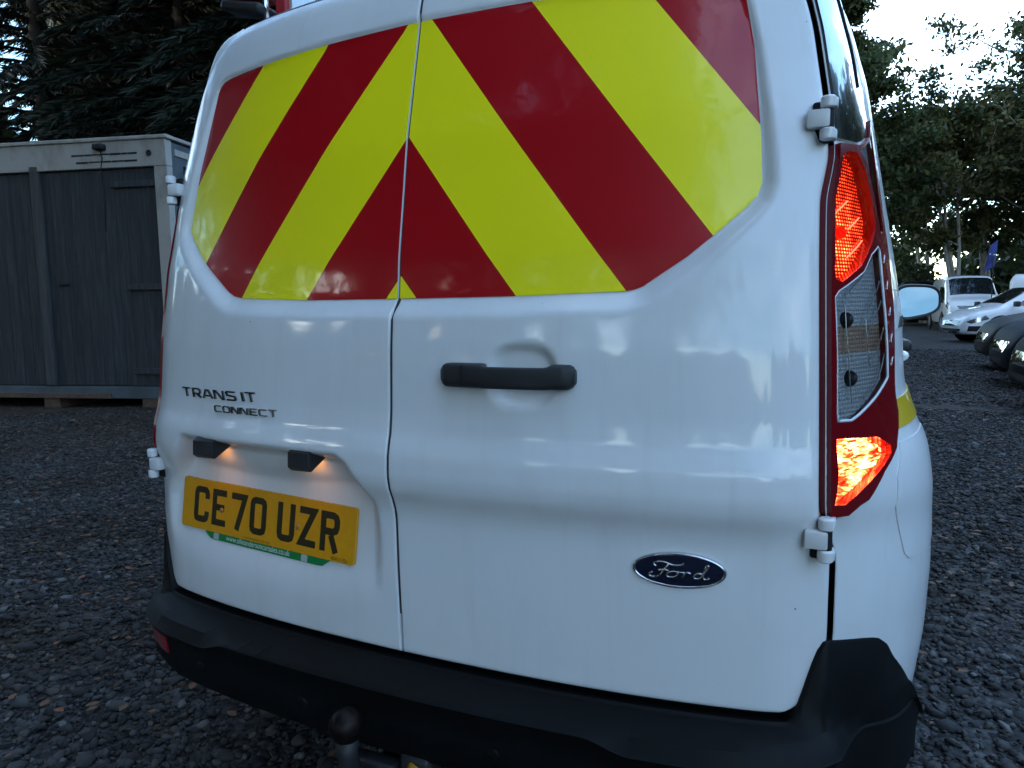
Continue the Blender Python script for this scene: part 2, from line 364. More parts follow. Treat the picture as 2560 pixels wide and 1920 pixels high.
# ------------------------------------------------------------------ body side, roof, nose
def ztop(y): return np.interp(y, [0, .35, 2.3, 2.55, 3.3, 3.45, 4.0, 4.12, 4.16], [1.735, 1.742, 1.742, 1.70, 1.17, 1.12, .96, .78, .5])
def nose(y): return 1-.22*np.clip((y-2.9)/1.26, 0, 1)**2.4
def side_pt(y, z):
    return S(y, z)*nose(y)
WHEELS = (.88, 3.35)
LAMP_OUT = [(.033, .8245), (.050, .8239), (.067, .8354), (.081, .8405), (.117, .8747), (.162, .8997), (.192, .926), (.210, .949), (.232, 1.069), (.257, 1.19), (.2612, 1.226), (.2757, 1.326), (.2775, 1.4035), (.252, 1.372), (.215, 1.357), (.185, 1.3495)]
yin = lambda z: Y0(z)+.002
LAMP_OUT = LAMP_OUT+[(float(yin(z)), float(z)) for z in np.linspace(1.342, .826, 30)]
def side_mesh(sg):
    v = np.concatenate([np.linspace(0, .9, 110), np.linspace(.9, 1, 14)[1:]]); yb = np.concatenate([np.array([0, .001, .003, .007, .012]), np.arange(.018, .47, .0075), np.arange(.48, 2.2, .04), np.arange(2.2, 4.18, .03)])
    P = np.zeros((len(v), len(yb), 3)); zl = .24
    for j, y in enumerate(yb):
        yy = max(y, .48) if y >= .48 else .3
        z = zl+(ztop(yy if y >= .48 else .3)-zl)*v
        ya = np.where(y < .48, Y0(z)+y*(1-Y0(z)/.48), y)
        P[:, j, 0] = sg*side_pt(ya, z); P[:, j, 1] = ya; P[:, j, 2] = z
    e = P[:, 0]; P[:, 0, 1] += .03; P = np.concatenate([P[:, :1], P], 1); P[:, 1, 1] -= .03-.002
    V, f = gridmesh(P, flip=(sg < 0)); c = np.array([V[list(q)].mean(0) for q in f])
    ins = sdpoly(c[:, 1], c[:, 2], LAMP_OUT) < -.010
    for wy in WHEELS: ins |= np.hypot(c[:, 1]-wy, c[:, 2]-.32) < .375
    ins |= (c[:, 1] < .44)&(c[:, 2] < .40)
    ins |= (c[:, 1] < .37)&(c[:, 2] < np.interp(c[:, 1], [0, .03, .10, .134, .156, .205, .284, .36, .5], [.626, .626, .625, .617, .602, .545, .462, .40, .36])-.016)
    return V, [q for q, k in zip(f, ins) if not k]
for sg in (-1, 1):
    MB().add(*side_mesh(sg)).build('side_panel', WHITE, van)
def roof_mesh():
    ys = np.concatenate([[0, .01, .03, .06, .1, .16, .25, .35], np.arange(.5, 4.17, .04)]); u = np.linspace(-1, 1, 41); P = []
    for y in ys:
        if y < .35:
            z0 = 1.70+.042*(1-(1-y/.35)**2.2); w = xout(1.69)*.995+(WS(1.735)-xout(1.69)*.995)*(1-(1-y/.35)**2.5); x = u*w; yy = np.maximum(Fo(x, np.full_like(x, 1.70))*(1-y/.35)+y, 0)+.004
            z = z0+.030*(1-np.abs(u)**2.4)*(y/.35)**.6
        else:
            z0 = float(ztop(y)); w = float(side_pt(y, z0)); x = u*w; yy = np.full_like(x, y); z = z0+.03*(1-np.abs(u)**2.4)*np.interp(y, [0, 3.9, 4.15], [1, 1, 0])
        P.append(np.stack([x, yy, z], -1))
    return gridmesh(np.array(P))
MB().add(*roof_mesh()).build('roof', WHITE, van)
MB().add(*box((0, 2.1, .33), (1.38, 3.9, .16), .02)).build('underbody', DARK, van, smooth=False)
# windscreen and cab windows
ws = []
for k in np.linspace(0, 1, 12):
    y = 2.62+.62*k; z0 = float(ztop(y)); w = float(side_pt(y, z0))*.9; x = np.linspace(-1, 1, 15)*w; ws.append(np.stack([x, np.full_like(x, y+.006), z0+.03*(1-np.abs(x/w*.9)**2.4)+.008], -1))
MB().add(*gridmesh(np.array(ws))).build('windscreen', GLASSD, van)
def sfn(sg):
    def fn(u, v, w=0.):
        e = 1e-4; x = side_pt(u, v); dy = (side_pt(u+e, v)-x)/e; dz = (side_pt(u, v+e)-x)/e; n = np.stack([np.ones_like(dy), -dy, -dz], -1)
        n /= np.linalg.norm(n, axis=1, keepdims=True); P = np.stack([x, u, v], -1)+n*np.broadcast_to(np.asarray(w, float), x.shape)[:, None]
        return P*[sg, 1, 1]
    return fn
for sg in (-1, 1):
    fs = sfn(sg); fl = sg < 0
    patch_obj('cab_window', [[(2.05, 1.20), (3.05, 1.20), (2.62, 1.56), (2.5, 1.60), (2.05, 1.60)]], .05, lambda u, v, w: fs(u, v, w+.006), GLASSD, van, thick=.01, flip=fl)
    patch_obj('reflective_stripe', [[(.196, .9237), (.7, .925), (2.9, .925), (2.9, .969), (.7, .968), (.222, .966)]], .02, lambda u, v, w: fs(u, v, w+.0022), mat('side_stripe', (.66, .46, .01), rough=.35, coat=.5), van, thick=.002, flip=fl)
    for pts in ([(.260, 1.138), (.30, 1.1375), (.45, 1.136), (1.2, 1.134), (1.9, 1.134)], [(.240, 1.073), (.3, 1.073), (.45, 1.073), (1.2, 1.072), (1.7, 1.072)], [(1.25, .40), (1.25, 1.0), (1.25, 1.6)], [(2.0, .36), (2.0, 1.0), (2.02, 1.62)], [(3.1, .7), (3.1, 1.1)]):
        p = np.array(pts); t = np.linspace(0, len(p)-1, len(p)*8); u = np.interp(t, range(len(p)), p[:, 0]); v = np.interp(t, range(len(p)), p[:, 1])
        MB().add(*tube(fs(u, v, -.0002), .0009, 6)).build('panel_seam', mat('seam_grey', (.30, .32, .35), rough=.6), van)
    patch_obj('rail_end', [[(.30, 1.0765), (.46, 1.0765), (.48, 1.094), (.33, 1.094)]], .02, lambda u, v, w: fs(u, v, w+.002), BLACKP, van, thick=.003, flip=fl)
    patch_obj('rear_flap', [[(.150, .815), (.168, .780), (.180, .750), (.187, .733), (.200, .7235), (.223, .718), (.30, .715), (.40, .716), (.40, .905), (.19, .905), (.155, .86)]], .012, lambda u, v, w: fs(u, v, w+.0016), WHITE, van, thick=.003, flip=fl)
    tr = [(float(Y0(z))+.006, z) for z in np.linspace(1.350, 1.635, 24)]
    tr2 = [(.322, 1.635), (.31, 1.615), (.287, 1.567), (.265, 1.50), (.272, 1.45), (.271, 1.405), (.250, 1.376), (.213, 1.361), (.184, 1.354)]
    patch_obj('pillar_trim', [tr+tr2], .012, lambda u, v, w: fs(u, v, w+.004), GLOSSB, van, thick=.006, flip=fl)
    g = MB(); u = np.linspace(0, 1, 24); g.add(*tube(fs(np.interp(u, [0, 1], [.250, .275]), np.interp(u, [0, 1], [1.45, 1.60]), .0045), .0022, 6)); g.build('trim_seam', DARK, van)

# door handles and mirror on the side
for sg in (-1, 1):
    hh = np.array([(.775, .90, .985), (.79, .90, 1.004), (.815, .90, .985), (.792, .90, .966)]); hp = np.array([(.77, .88, .985), (.782, .89, 1.002), (.812, .90, .987), (.812, .90, .983), (.782, .89, .966)])
    MB().add(*tube(hp*[sg, 1, 1], .0045, 8, closed=True)).add(*tube(np.array([(.812, .9, .985), (.815, .97, .985), (.79, 1.06, .985), (.765, 1.08, .985)])*[sg, 1, 1], [.006, .012, .012, .008], 8)).build('side_handle', WHITE, van)
    MB().add(*box((sg*.805, 1.30, .993), (.10, .14, .034), .012)).build('side_handle', BLACKP, van)
    # mirror: rounded housing with a deep rear face and glass
    t = np.linspace(0, 2*np.pi, 40, endpoint=False); cx, cz = 1.015, 1.115
    def ring(ax, az, y, dx=0):
        c, s = np.cos(t), np.sin(t); px = np.sign(c)*np.abs(c)**.62*ax; pz = np.sign(s)*np.abs(s)**.62*az
        pz = pz*np.where(s < 0, 1-.28*px/ax, 1-.05*px/ax)
        return np.stack([sg*(cx+dx+px), np.full_like(t, y)+.15*px+.15*pz, cz+pz], -1)
    rings = [ring(.088, .066, 2.915), ring(.098, .078, 2.90), ring(.100, .081, 2.905), ring(.102, .083, 2.93), ring(.095, .077, 3.0), ring(.07, .055, 3.05), ring(.02, .02, 3.065)]
    mr = MB().add(*gridmesh(np.array(rings), closed=True, flip=sg < 0)).add(*tube(np.array([(.72, 3.0, 1.06), (.85, 2.99, 1.06), (.95, 2.97, 1.08)])*[sg, 1, 1], .022, 10)).build('door_mirror', BLACKP, van)
    gl = ring(.090, .068, 2.912); V = np.vstack([gl, gl.mean(0)[None]]); n = len(gl)
    MB().add(V, [((i+1) % n, i, n) if sg > 0 else (i, (i+1) % n, n) for i in range(n)]).build('mirror_glass', mat('mirror_glass', (.13, .165, .18), rough=.02, metal=1), mr, smooth=False)

# wheels
def wheel(c, sg, r=.315, w=.195, parent=None, nm='wheel', rimm=None):
    a = MB().add(*lathe([(r*.62, -w/2), (r*.9, -w/2), (r*.985, -w*.36), (r, -w*.2), (r, w*.2), (r*.985, w*.36), (r*.9, w/2), (r*.62, w/2), (r*.62, -w/2)], c, 36, 'x')).build(nm, TYRE, parent)
    b = MB(); b.add(*lathe([(r*.63, -w*.3), (r*.63, w*.42), (r*.58, w*.44), (r*.55, w*.25), (r*.2, w*.3), (r*.16, w*.36), (.001, w*.36)] if sg > 0 else [(r*.63, w*.3), (r*.63, -w*.42), (r*.58, -w*.44), (r*.55, -w*.25), (r*.2, -w*.3), (r*.16, -w*.36), (.001, -w*.36)], c, 30, 'x'))
    for k in range(8):
        an = k*math.pi/4; b.add(*box((c[0]+sg*w*.34, c[1]+math.cos(an)*r*.36, c[2]+math.sin(an)*r*.36), (.02, r*.42, .035), .006, rot=Matrix.Rotation(an, 3, 'X')))
    b.build('rim', rimm or STEEL, a); return a
for sg in (-1, 1):
    for wy in WHEELS: wheel((sg*.70, wy, .315), sg, parent=van)
    for wy in WHEELS: MB().add(*lathe([(.372, -.22), (.374, .0), (.36, -.24), (.05, -.24)] if sg > 0 else [(.372, .22), (.374, 0), (.36, .24), (.05, .24)], (sg*.765, wy, .32), 40, 'x')).build('wheel_arch', DARK, van)

for sg in (-1, 1):
    for wy in WHEELS:
        an = np.linspace(rad(-12), rad(192), 60); yy_, zz_ = wy+.372*np.cos(an), .32+.372*np.sin(an); lip = sfn(sg)(yy_, zz_, .001)
        MB().add(*tube(lip, .013, 8)).build('arch_lip', BLACKP, van)
# ------------------------------------------------------------------ hinges
def hinge(sg, x, y, z, h):
    r = .0105
    ob = MB().add(*box((sg*(x-.008), y-.006, z), (.030, .019, h*.44), .0035)).build('hinge', WHITE, van, auto=40)
    for s in (-1, 1):
        k = MB().add(*lathe([(.001, -h*.15), (r*.75, -h*.145), (r*.97, -h*.11), (r, 0), (r*.97, h*.11), (r*.75, h*.145), (.001, h*.15)], (sg*(x+.004), y-.007, z+s*h*.375), 18))
        k.add(*box((sg*(x+.010), y+.004, z+s*h*.375), (.013, .024, h*.24), .003)); k.build('knuckle', WHITE, ob, auto=40)
    MB().add(*lathe([(r*.8, -h*.24), (r*.8, h*.24)], (sg*(x+.004), y-.005, z), 14)).add(*box((sg*(x-.003), y+.009, z-.002), (.027, .012, h*1.0), .004)).build('hinge_pocket', DARK, ob)
for sg in (-1, 1):
    hinge(sg, .634, .092, 1.372, .057); hinge(sg, .651, .016, .796, .060)

# ------------------------------------------------------------------ handle, badges
def handle():
    xs = np.concatenate([[.1045, .1052, .108, .113, .120], np.linspace(.13, .29, 30), [.300, .308, .3125, .3158, .3168]]); P = []
    a = np.linspace(0, 2*np.pi, 28, endpoint=False)
    for x in xs:
        e = min((x-.1043)/.012, (.317-x)/.012, 1); e = math.sqrt(max(1-(1-e)**2, .12)); mid = float(ssm((x-.172)/.012)*ssm((.287-x)/.012))
        hz = (.0185-.0022*mid)*(.35+.65*e); yf = -.026-.008*math.sin(math.pi*(x-.104)/.213); yb = -.018*mid+.004*(1-mid); zc = 1.0150-.0020*mid
        yc = (yf+yb)/2; hy = (yb-yf)/2*max(e, .55); c, s = np.cos(a), np.sin(a)
        y = float(Fo(x, 1.015))+yc+np.sign(c)*np.abs(c)**.55*hy; z = zc+np.sign(s)*np.abs(s)**.55*hz
        P.append(np.stack([np.full_like(a, x), y, z], -1))
    v, f = gridmesh(np.array(P), closed=True); n = len(a); f += [tuple(range(n))[::-1], tuple(range((len(xs)-1)*n, len(xs)*n))]
    return v, f
hd = MB().add(*handle()).build('door_handle', BLACKP, doors[1])
MB().add(*box((.1465, float(Fo(.1465, 1.015))-.0245, 1.015), (.0012, .018, .031), 0)).build('handle_cap_joint', DARK, doors[1], smooth=False)

def ondoor(u, v, h): return np.stack([u, F(u, v)-np.asarray(h), v], -1)
GL = {'T': [[(0, 1), (1, 1)], [(.5, .9), (.5, 0)]], 'R': [[(.05, 0), (.05, 1), (.8, 1), (.95, .85), (.95, .6), (.8, .45), (.15, .45)], [(.55, .38), (1, 0)]], 'A': [[(-.05, 0), (.35, .95), (.65, .95), (1.05, 0)], [(.3, .3), (.75, .3)]],
      'N': [[(0, 0), (0, .95), (.2, .95), (.85, .05), (1, .05), (1, 1)]], 'S': [[(1, .95), (.12, .95), (.02, .82), (.1, .55), (.9, .45), (.98, .2), (.88, .05), (0, .05)]], 'I': [[(.44, 0), (.44, 1)], [(.56, 1), (.56, 0)]],
      'C': [[(1, .95), (.15, .95), (0, .8), (0, .2), (.15, .05), (1, .05)]], 'O': [[(.15, .95), (.85, .95), (1, .8), (1, .2), (.85, .05), (.15, .05), (0, .2), (0, .8), (.15, .95)]], 'E': [[(1, .95), (.05, .95), (.05, .05), (1, .05)], [(.13, .5), (.85, .5)]]}
def badge(txt, x0, x1, z0, z1, h, lean, wd, nm):
    n = len(txt); adv = (x1-x0)/sum(.55 if c == 'I' else 1 for c in txt); x = x0; mb = MB()
    for c in txt:
        cw = adv*(.55 if c == 'I' else 1); gw = cw*.74 if c != 'I' else cw*1.1
        zb_ = z0+(z1-z0)*(x-x0)/(x1-x0)
        mb_ = strokes(GL[c], .17, lambda u, v, hh: ondoor(x+(u*gw)+lean*v*h, zb_+v*h, hh), .0032)
        mb.add(mb_.verts(), mb_.f); x += cw
    return mb.build(nm, BADGE, doors[-1], smooth=False)
badge('TRANSIT', -.5185, -.287, .9495, .9505, .0165, -.35, .0, 'model_badge')
badge('CONNECT', -.411, -.237, .9265, .9270, .0115, -.30, .0, 'model_badge')
def oval():
    cx, cz, ax, az = .464, .7375, .0655, .0268; a = np.linspace(0, 2*np.pi, 64, endpoint=False)
    def R(k, h): return ondoor(cx+ax*k*np.cos(a), cz+az*k*np.sin(a), h)
    kz = lambda d: 1-d/az
    rim = np.array([ondoor(cx+(ax-d)*np.cos(a), cz+(az-d)*np.sin(a), h) for d, h in ((0, 0), (0, .003), (.001, .0048), (.0025, .0055), (.004, .0048), (.0046, .0036))])
    ob = MB().add(*gridmesh(rim, closed=True)).build('oval_badge', CHROME, doors[1])
    return cx, cz, ax, az, ob, a
cx, cz, ax, az, oval_o, a_ = oval()
disc = np.array([ondoor(cx+(ax-.0044)*k*np.cos(a_), cz+(az-.0044)*k*np.sin(a_), .0040+.0012*(1-k*k)) for k in (1, .8, .6, .4, .2, .01)])
MB().add(*gridmesh(disc, closed=True)).build('badge_field', NAVY, doors[1])
def curve_pts(p, n=10):
    p = np.array(p, float); m = len(p); t = np.linspace(0, m-1, (m-1)*n+1); o = []
    for x in t:
        i = min(int(x), m-2); f_ = x-i; p0, p1, p2, p3 = p[max(i-1, 0)], p[i], p[i+1], p[min(i+2, m-1)]
        o.append(.5*((2*p1)+(-p0+p2)*f_+(2*p0-5*p1+4*p2-p3)*f_*f_+(-p0+3*p1-3*p2+p3)*f_**3))
    return np.array(o)
scr = [[(-.50, .20), (-.56, .34), (-.46, .47), (-.30, .45), (-.12, .33), (.06, .36), (.12, .46)], [(-.22, .36), (-.30, .10), (-.40, -.22), (-.52, -.40), (-.64, -.38), (-.66, -.24), (-.58, -.14)], [(-.46, -.02), (-.34, .03), (-.22, .00)],
       [(-.12, -.02), (-.24, -.12), (-.26, -.30), (-.16, -.36), (-.04, -.24), (-.02, -.08), (-.12, -.02), (.02, -.06), (.10, -.04)], [(.10, -.04), (.13, -.10), (.09, -.34)], [(.12, -.14), (.19, -.03), (.27, -.08)],
       [(.52, -.06), (.42, -.04), (.34, -.18), (.36, -.32), (.46, -.30), (.54, -.10), (.66, .36), (.62, .40), (.56, .10), (.54, -.18), (.58, -.34), (.68, -.26)]]
sm = MB()
for c in scr:
    p = curve_pts(c, 6); sm.add(*tube(ondoor(cx+p[:, 0]*ax*.95, cz+p[:, 1]*az*.98, .0064), .00135, 6))
sm.build('badge_script', CHROME, doors[1])

# ------------------------------------------------------------------ number plate and its lamps
pc = np.array([-.331, -.016, .7225]); PW, PH = .4753, .1015
a, t, ro = rad(-5.62), rad(8.0), rad(-.7)
e1 = np.array([math.cos(a), math.sin(a), 0]); e2 = np.array([-math.sin(a)*math.sin(t), math.cos(a)*math.sin(t), math.cos(t)])
e1, e2 = math.cos(ro)*e1+math.sin(ro)*e2, math.cos(ro)*e2-math.sin(ro)*e1; en = np.cross(e1, e2)
def onplate(u, v, h=0.): return pc+np.asarray(u)[:, None]*e1+np.asarray(v)[:, None]*e2+np.broadcast_to(np.asarray(h, float), np.shape(u))[:, None]*en
def rrect(w, h, r, n=5):
    o = []
    for cx_, cy_, a0 in ((w/2-r, h/2-r, 0), (-w/2+r, h/2-r, 90), (-w/2+r, -h/2+r, 180), (w/2-r, -h/2+r, 270)):
        for k in range(n): q = rad(a0+90*k/(n-1)); o.append((cx_+r*math.cos(q), cy_+r*math.sin(q)))
    return o
np_o = patch_obj('number_plate', [rrect(PW, PH, .006)], .06, lambda u, v, w: onplate(u, v, .002+w), PLATEY, van, thick=.006)
PG = {'C': [[(43, 53), (43, 62), (41, 68), (36, 72), (14, 72), (9, 70), (7, 64), (7, 15), (9, 9), (14, 7), (36, 7), (41, 10), (43, 17), (43, 25)]], 'E': [[(45, 72), (7, 72), (7, 7), (45, 7)], [(14, 40), (39, 40)]], '7': [[(1, 72), (43, 72), (21, 0)]],
      '0': [[(15, 72), (35, 72), (41, 69), (43, 63), (43, 16), (41, 10), (35, 7), (15, 7), (9, 10), (7, 16), (7, 63), (9, 69), (15, 72)]], 'U': [[(7, 79), (7, 16), (9, 10), (15, 7), (35, 7), (41, 10), (43, 16), (43, 79)]], 'Z': [[(2, 72), (42, 72), (8, 7), (49, 7)]],
      'R': [[(7, 0), (7, 72), (33, 72), (40, 69), (43, 62), (43, 50), (40, 43), (33, 40), (14, 40)], [(28, 33), (43, 0)]]}
k = PW/520; x = -438/2
for ch in 'CE70 UZR':
    if ch == ' ': x += 22; continue
    mb_ = strokes(PG[ch], 14, lambda u, v, hh: onplate((x+u)*k, (v-39.5)*k, .0022+hh*.0006/.14), .14)
    mb_.build('plate_character', PLATEK, np_o, smooth=False); x += 61
tabp = [(-.165, -PH/2+.001), (-.158, -PH/2-.006), (-.146, -PH/2-.013), (-.136, -PH/2-.0145), (.150, -PH/2-.0145), (.162, -PH/2-.0135), (.176, -PH/2-.004), (.186, -PH/2+.001)]
patch_obj('plate_tab', [tabp[::-1]], .08, lambda u, v, w: onplate(u, v, .001+w), GREEN, np_o, thick=.003)
text_poly('www.ollieandersoncarsales.co.uk', lambda u, v, h: onplate(-.098+u*.178, -PH/2-.0108+v*.178*1.15, .0016)).build('plate_print', PRINTW, np_o, smooth=False)
for xx in (-.128, .118): patch_obj('plate_print', [[(xx-.008, -PH/2-.0135), (xx+.008, -PH/2-.0135), (xx+.008, -PH/2-.002), (xx+.005, -PH/2-.0005), (xx-.005, -PH/2-.0005), (xx-.008, -PH/2-.002)]], .05, lambda u, v, w: onplate(u, v, .0017), mat('print_grey', (.42, .46, .44), rough=.5), np_o)
text_poly('OLLIE ANDERSON CAR SALES', lambda u, v, h: onplate(-.045+u*.072, -PH/2+.0028+v*.072, .0028)).build('plate_print', PLATEK, np_o, smooth=False)
text_poly('BSAU145e', lambda u, v, h: onplate(.185+u*.038, -PH/2+.0028+v*.038, .0028)).build('plate_print', PLATEK, np_o, smooth=False)
for xx in (-.115, .098):
    V, f = lathe([(.001, .0052), (.0035, .005), (.0052, .0035), (.0055, .002)], n=14); o = pc+np.outer(V[:, 0]+xx, e1)+np.outer(V[:, 1]-.004, e2)+np.outer(V[:, 2], en)
    MB().add(o, f).build('plate_screw', mat('rusty_screw', (.5, .24, .05), rough=.5, noise=(300, (.25, .09, .03), .4, .7)), np_o)
LAMPW = mat('plate_lamp_glow', (1, .7, .4), rough=.4, emis=(1, .40, .10), estr=.42)
for x0, x1, yo_ in ((-.461, -.409, .016), (-.210, -.162, .0)):
    yf = -.074+yo_*1.2; prof = [(yf+.012, .876), (yf, .870), (yf-.002, .842), (yf+.006, .836), (yf+.050, .856), (yf+.046, .876)]
    bm_ = MB(); V = np.array([[xx, p[0], p[1]] for xx in (x0, x0+.003, x1-.003, x1) for p in prof]); c = V.reshape(4, 6, 3).mean(1)
    W = V.reshape(4, 6, 3).copy()
    for e in (0, 3): W[e, :, 1:] = c[e, 1:]+(W[e, :, 1:]-c[e, 1:])*.93
    v, f = gridmesh(W, closed=True); f += [tuple(range(6)), tuple(range(18, 24))[::-1]]
    lo = bm_.add(v, f).build('plate_lamp', BLACKP, van, auto=25)
    q = np.array([[x0+.008, yf+.013, .8372], [x1-.008, yf+.013, .8372], [x1-.008, yf+.044, .8512], [x0+.008, yf+.044, .8512]])
    MB().add(q+[0, 0, -.0015], [(0, 1, 2, 3)]).build('plate_lamp_lens', LAMPW, lo, smooth=False)

# ------------------------------------------------------------------ tail lamps
def nodes_lit(name, cy_, cz_, su, sv, r0, power, streak):
    m = bpy.data.materials.new(name); m.use_nodes = True; n, l = m.node_tree.nodes, m.node_tree.links; b = n['Principled BSDF']
    b.inputs['Base Color'].default_value = (.25, .01, .01, 1); b.inputs['Roughness'].default_value = .25; b.inputs['Metallic'].default_value = .6
    uv = n.new('ShaderNodeUVMap'); sp = n.new('ShaderNodeSeparateXYZ'); l.new(uv.outputs[0], sp.inputs[0])
    def M(op, a, b_=None, c=None):
        q = n.new('ShaderNodeMath'); q.operation = op
        for i, v in enumerate((a, b_, c)):
            if v is None: continue
            if isinstance(v, (int, float)): q.inputs[i].default_value = v
            else: l.new(v, q.inputs[i])
        return q.outputs[0]
    nz = n.new('ShaderNodeTexNoise'); nz.inputs['Scale'].default_value = 45; nz.inputs['Detail'].default_value = 3; l.new(uv.outputs[0], nz.inputs[0])
    if streak:
        mpn = n.new('ShaderNodeMapping'); mpn.inputs['Rotation'].default_value = (0, 0, rad(28)); mpn.inputs['Scale'].default_value = (40, 130, 1); l.new(uv.outputs[0], mpn.inputs[0])
        v = n.new('ShaderNodeTexNoise'); v.inputs['Scale'].default_value = 1.3; v.inputs['Detail'].default_value = 5; v.inputs['Distortion'].default_value = 1.2; l.new(mpn.outputs[0], v.inputs[0])
        dot = M('POWER', M('MULTIPLY', v.outputs[0], 1.75), 9.0)
    else:
        fu = M('SUBTRACT', M('FRACT', M('MULTIPLY', sp.outputs[0], su)), .5); fv = M('SUBTRACT', M('FRACT', M('MULTIPLY', sp.outputs[1], sv)), .5)
        d2 = M('ADD', M('MULTIPLY', fu, fu), M('MULTIPLY', fv, fv)); dot = M('POWER', M('MAXIMUM', M('SUBTRACT', 1, M('MULTIPLY', d2, 8)), 0.), 1.6)
        dot = M('ADD', M('MULTIPLY', dot, M('POWER', M('MULTIPLY', nz.outputs[0], 1.85), 3)), .006)
    du = M('SUBTRACT', sp.outputs[0], cy_); dv = M('SUBTRACT', sp.outputs[1], cz_)
    rr = M('ADD', M('MULTIPLY', du, du), M('MULTIPLY', M('MULTIPLY', dv, dv), .8)); fall = M('DIVIDE', 1., M('ADD', 1., M('DIVIDE', rr, r0*r0)))
    e = M('MULTIPLY', M('MULTIPLY', dot, fall), power)
    l.new(e, b.inputs['Emission Strength']); b.inputs['Emission Color'].default_value = (1, .30, .10, 1) if streak else (1, .14, .045, 1)
    return m
def lens_mat(name, tint, gloss=.09):
    m = bpy.data.materials.new(name); m.use_nodes = True; n, l = m.node_tree.nodes, m.node_tree.links
    o = n['Material Output']; n.remove(n['Principled BSDF']); t_ = n.new('ShaderNodeBsdfTransparent'); t_.inputs[0].default_value = tuple(tint)+(1,)
    g = n.new('ShaderNodeBsdfGlossy'); g.inputs['Roughness'].default_value = .03; x_ = n.new('ShaderNodeMixShader'); fr = n.new('ShaderNodeFresnel'); fr.inputs[0].default_value = 1.5
    l.new(fr.outputs[0], x_.inputs[0]); l.new(t_.outputs[0], x_.inputs[1]); l.new(g.outputs[0], x_.inputs[2]); l.new(x_.outputs[0], o.inputs[0]); return m
BEZEL = mat('lamp_bezel_red', (.15, .002, .006), rough=.25, spec=.35, coat=.35, coat_rough=.05)
HOUSE = mat('lamp_housing', (.03, .008, .008), rough=.5)
LENSR = lens_mat('lens_red', (.95, .26, .2)); LENSC = lens_mat('lens_clear', (.9, .92, .93))
def facet_mat(name, col, su, sv):
    m = mat(name, col, rough=.3, metal=.25); n, l = m.node_tree.nodes, m.node_tree.links; b = n['Principled BSDF']
    uv = n.new('ShaderNodeUVMap'); mpn = n.new('ShaderNodeMapping'); mpn.inputs['Scale'].default_value = (su, sv, 1); l.new(uv.outputs[0], mpn.inputs[0])
    v = n.new('ShaderNodeTexVoronoi'); v.inputs['Scale'].default_value = 1; v.inputs['Randomness'].default_value = .0; v.voronoi_dimensions = '2D'; l.new(mpn.outputs[0], v.inputs['Vector'])
    bp = n.new('ShaderNodeBump'); bp.inputs['Strength'].default_value = 1; bp.inputs['Distance'].default_value = .0035; bp.invert = True; l.new(v.outputs['Distance'], bp.inputs['Height']); l.new(bp.outputs[0], b.inputs['Normal'])
    return m
FACET = facet_mat('reflector_silver', (.52, .54, .57), 150, 165); FACETO = facet_mat('reflector_amber', (.46, .31, .23), 150, 165)
UPR = [(float(Y0(z))+.010, float(z)) for z in np.linspace(1.150, 1.30, 10)]+[(.122, 1.325), (.136, 1.333), (.172, 1.3365), (.198, 1.314), (.2115, 1.273), (.213, 1.245), (.207, 1.2266), (.190, 1.210), (.140, 1.170), (.088, 1.146)]
CLR = [(.0693, 1.1258), (.078, 1.134), (.144, 1.162), (.175, 1.188), (.207, 1.202), (.214, 1.198), (.212, 1.182), (.202, 1.115), (.197, 1.04), (.192, 1.002), (.147, .9775), (.097, .956), (.079, .9495), (.052, .9515)]
CLS = [(.184, 1.341), (.204, 1.332), (.2266, 1.287), (.229, 1.25), (.230, 1.2205), (.247, 1.2275), (.259, 1.321), (.268, 1.388), (.246, 1.366), (.212, 1.351)]
LOW = [(.048, .929), (.1247, .922), (.1493, .906), (.143, .895), (.095, .871), (.043, .840), (.028, .842)]
lit_up = nodes_lit('lamp_lit_upper', .118, 1.212, 140, 195, .030, 9, False); lit_low = nodes_lit('lamp_lit_lower', .090, .906, 1, 1, .026, 9, True)
BULB = mat('bulb_lit', (1, .5, .3), emis=(1, .45, .2), estr=2.2)
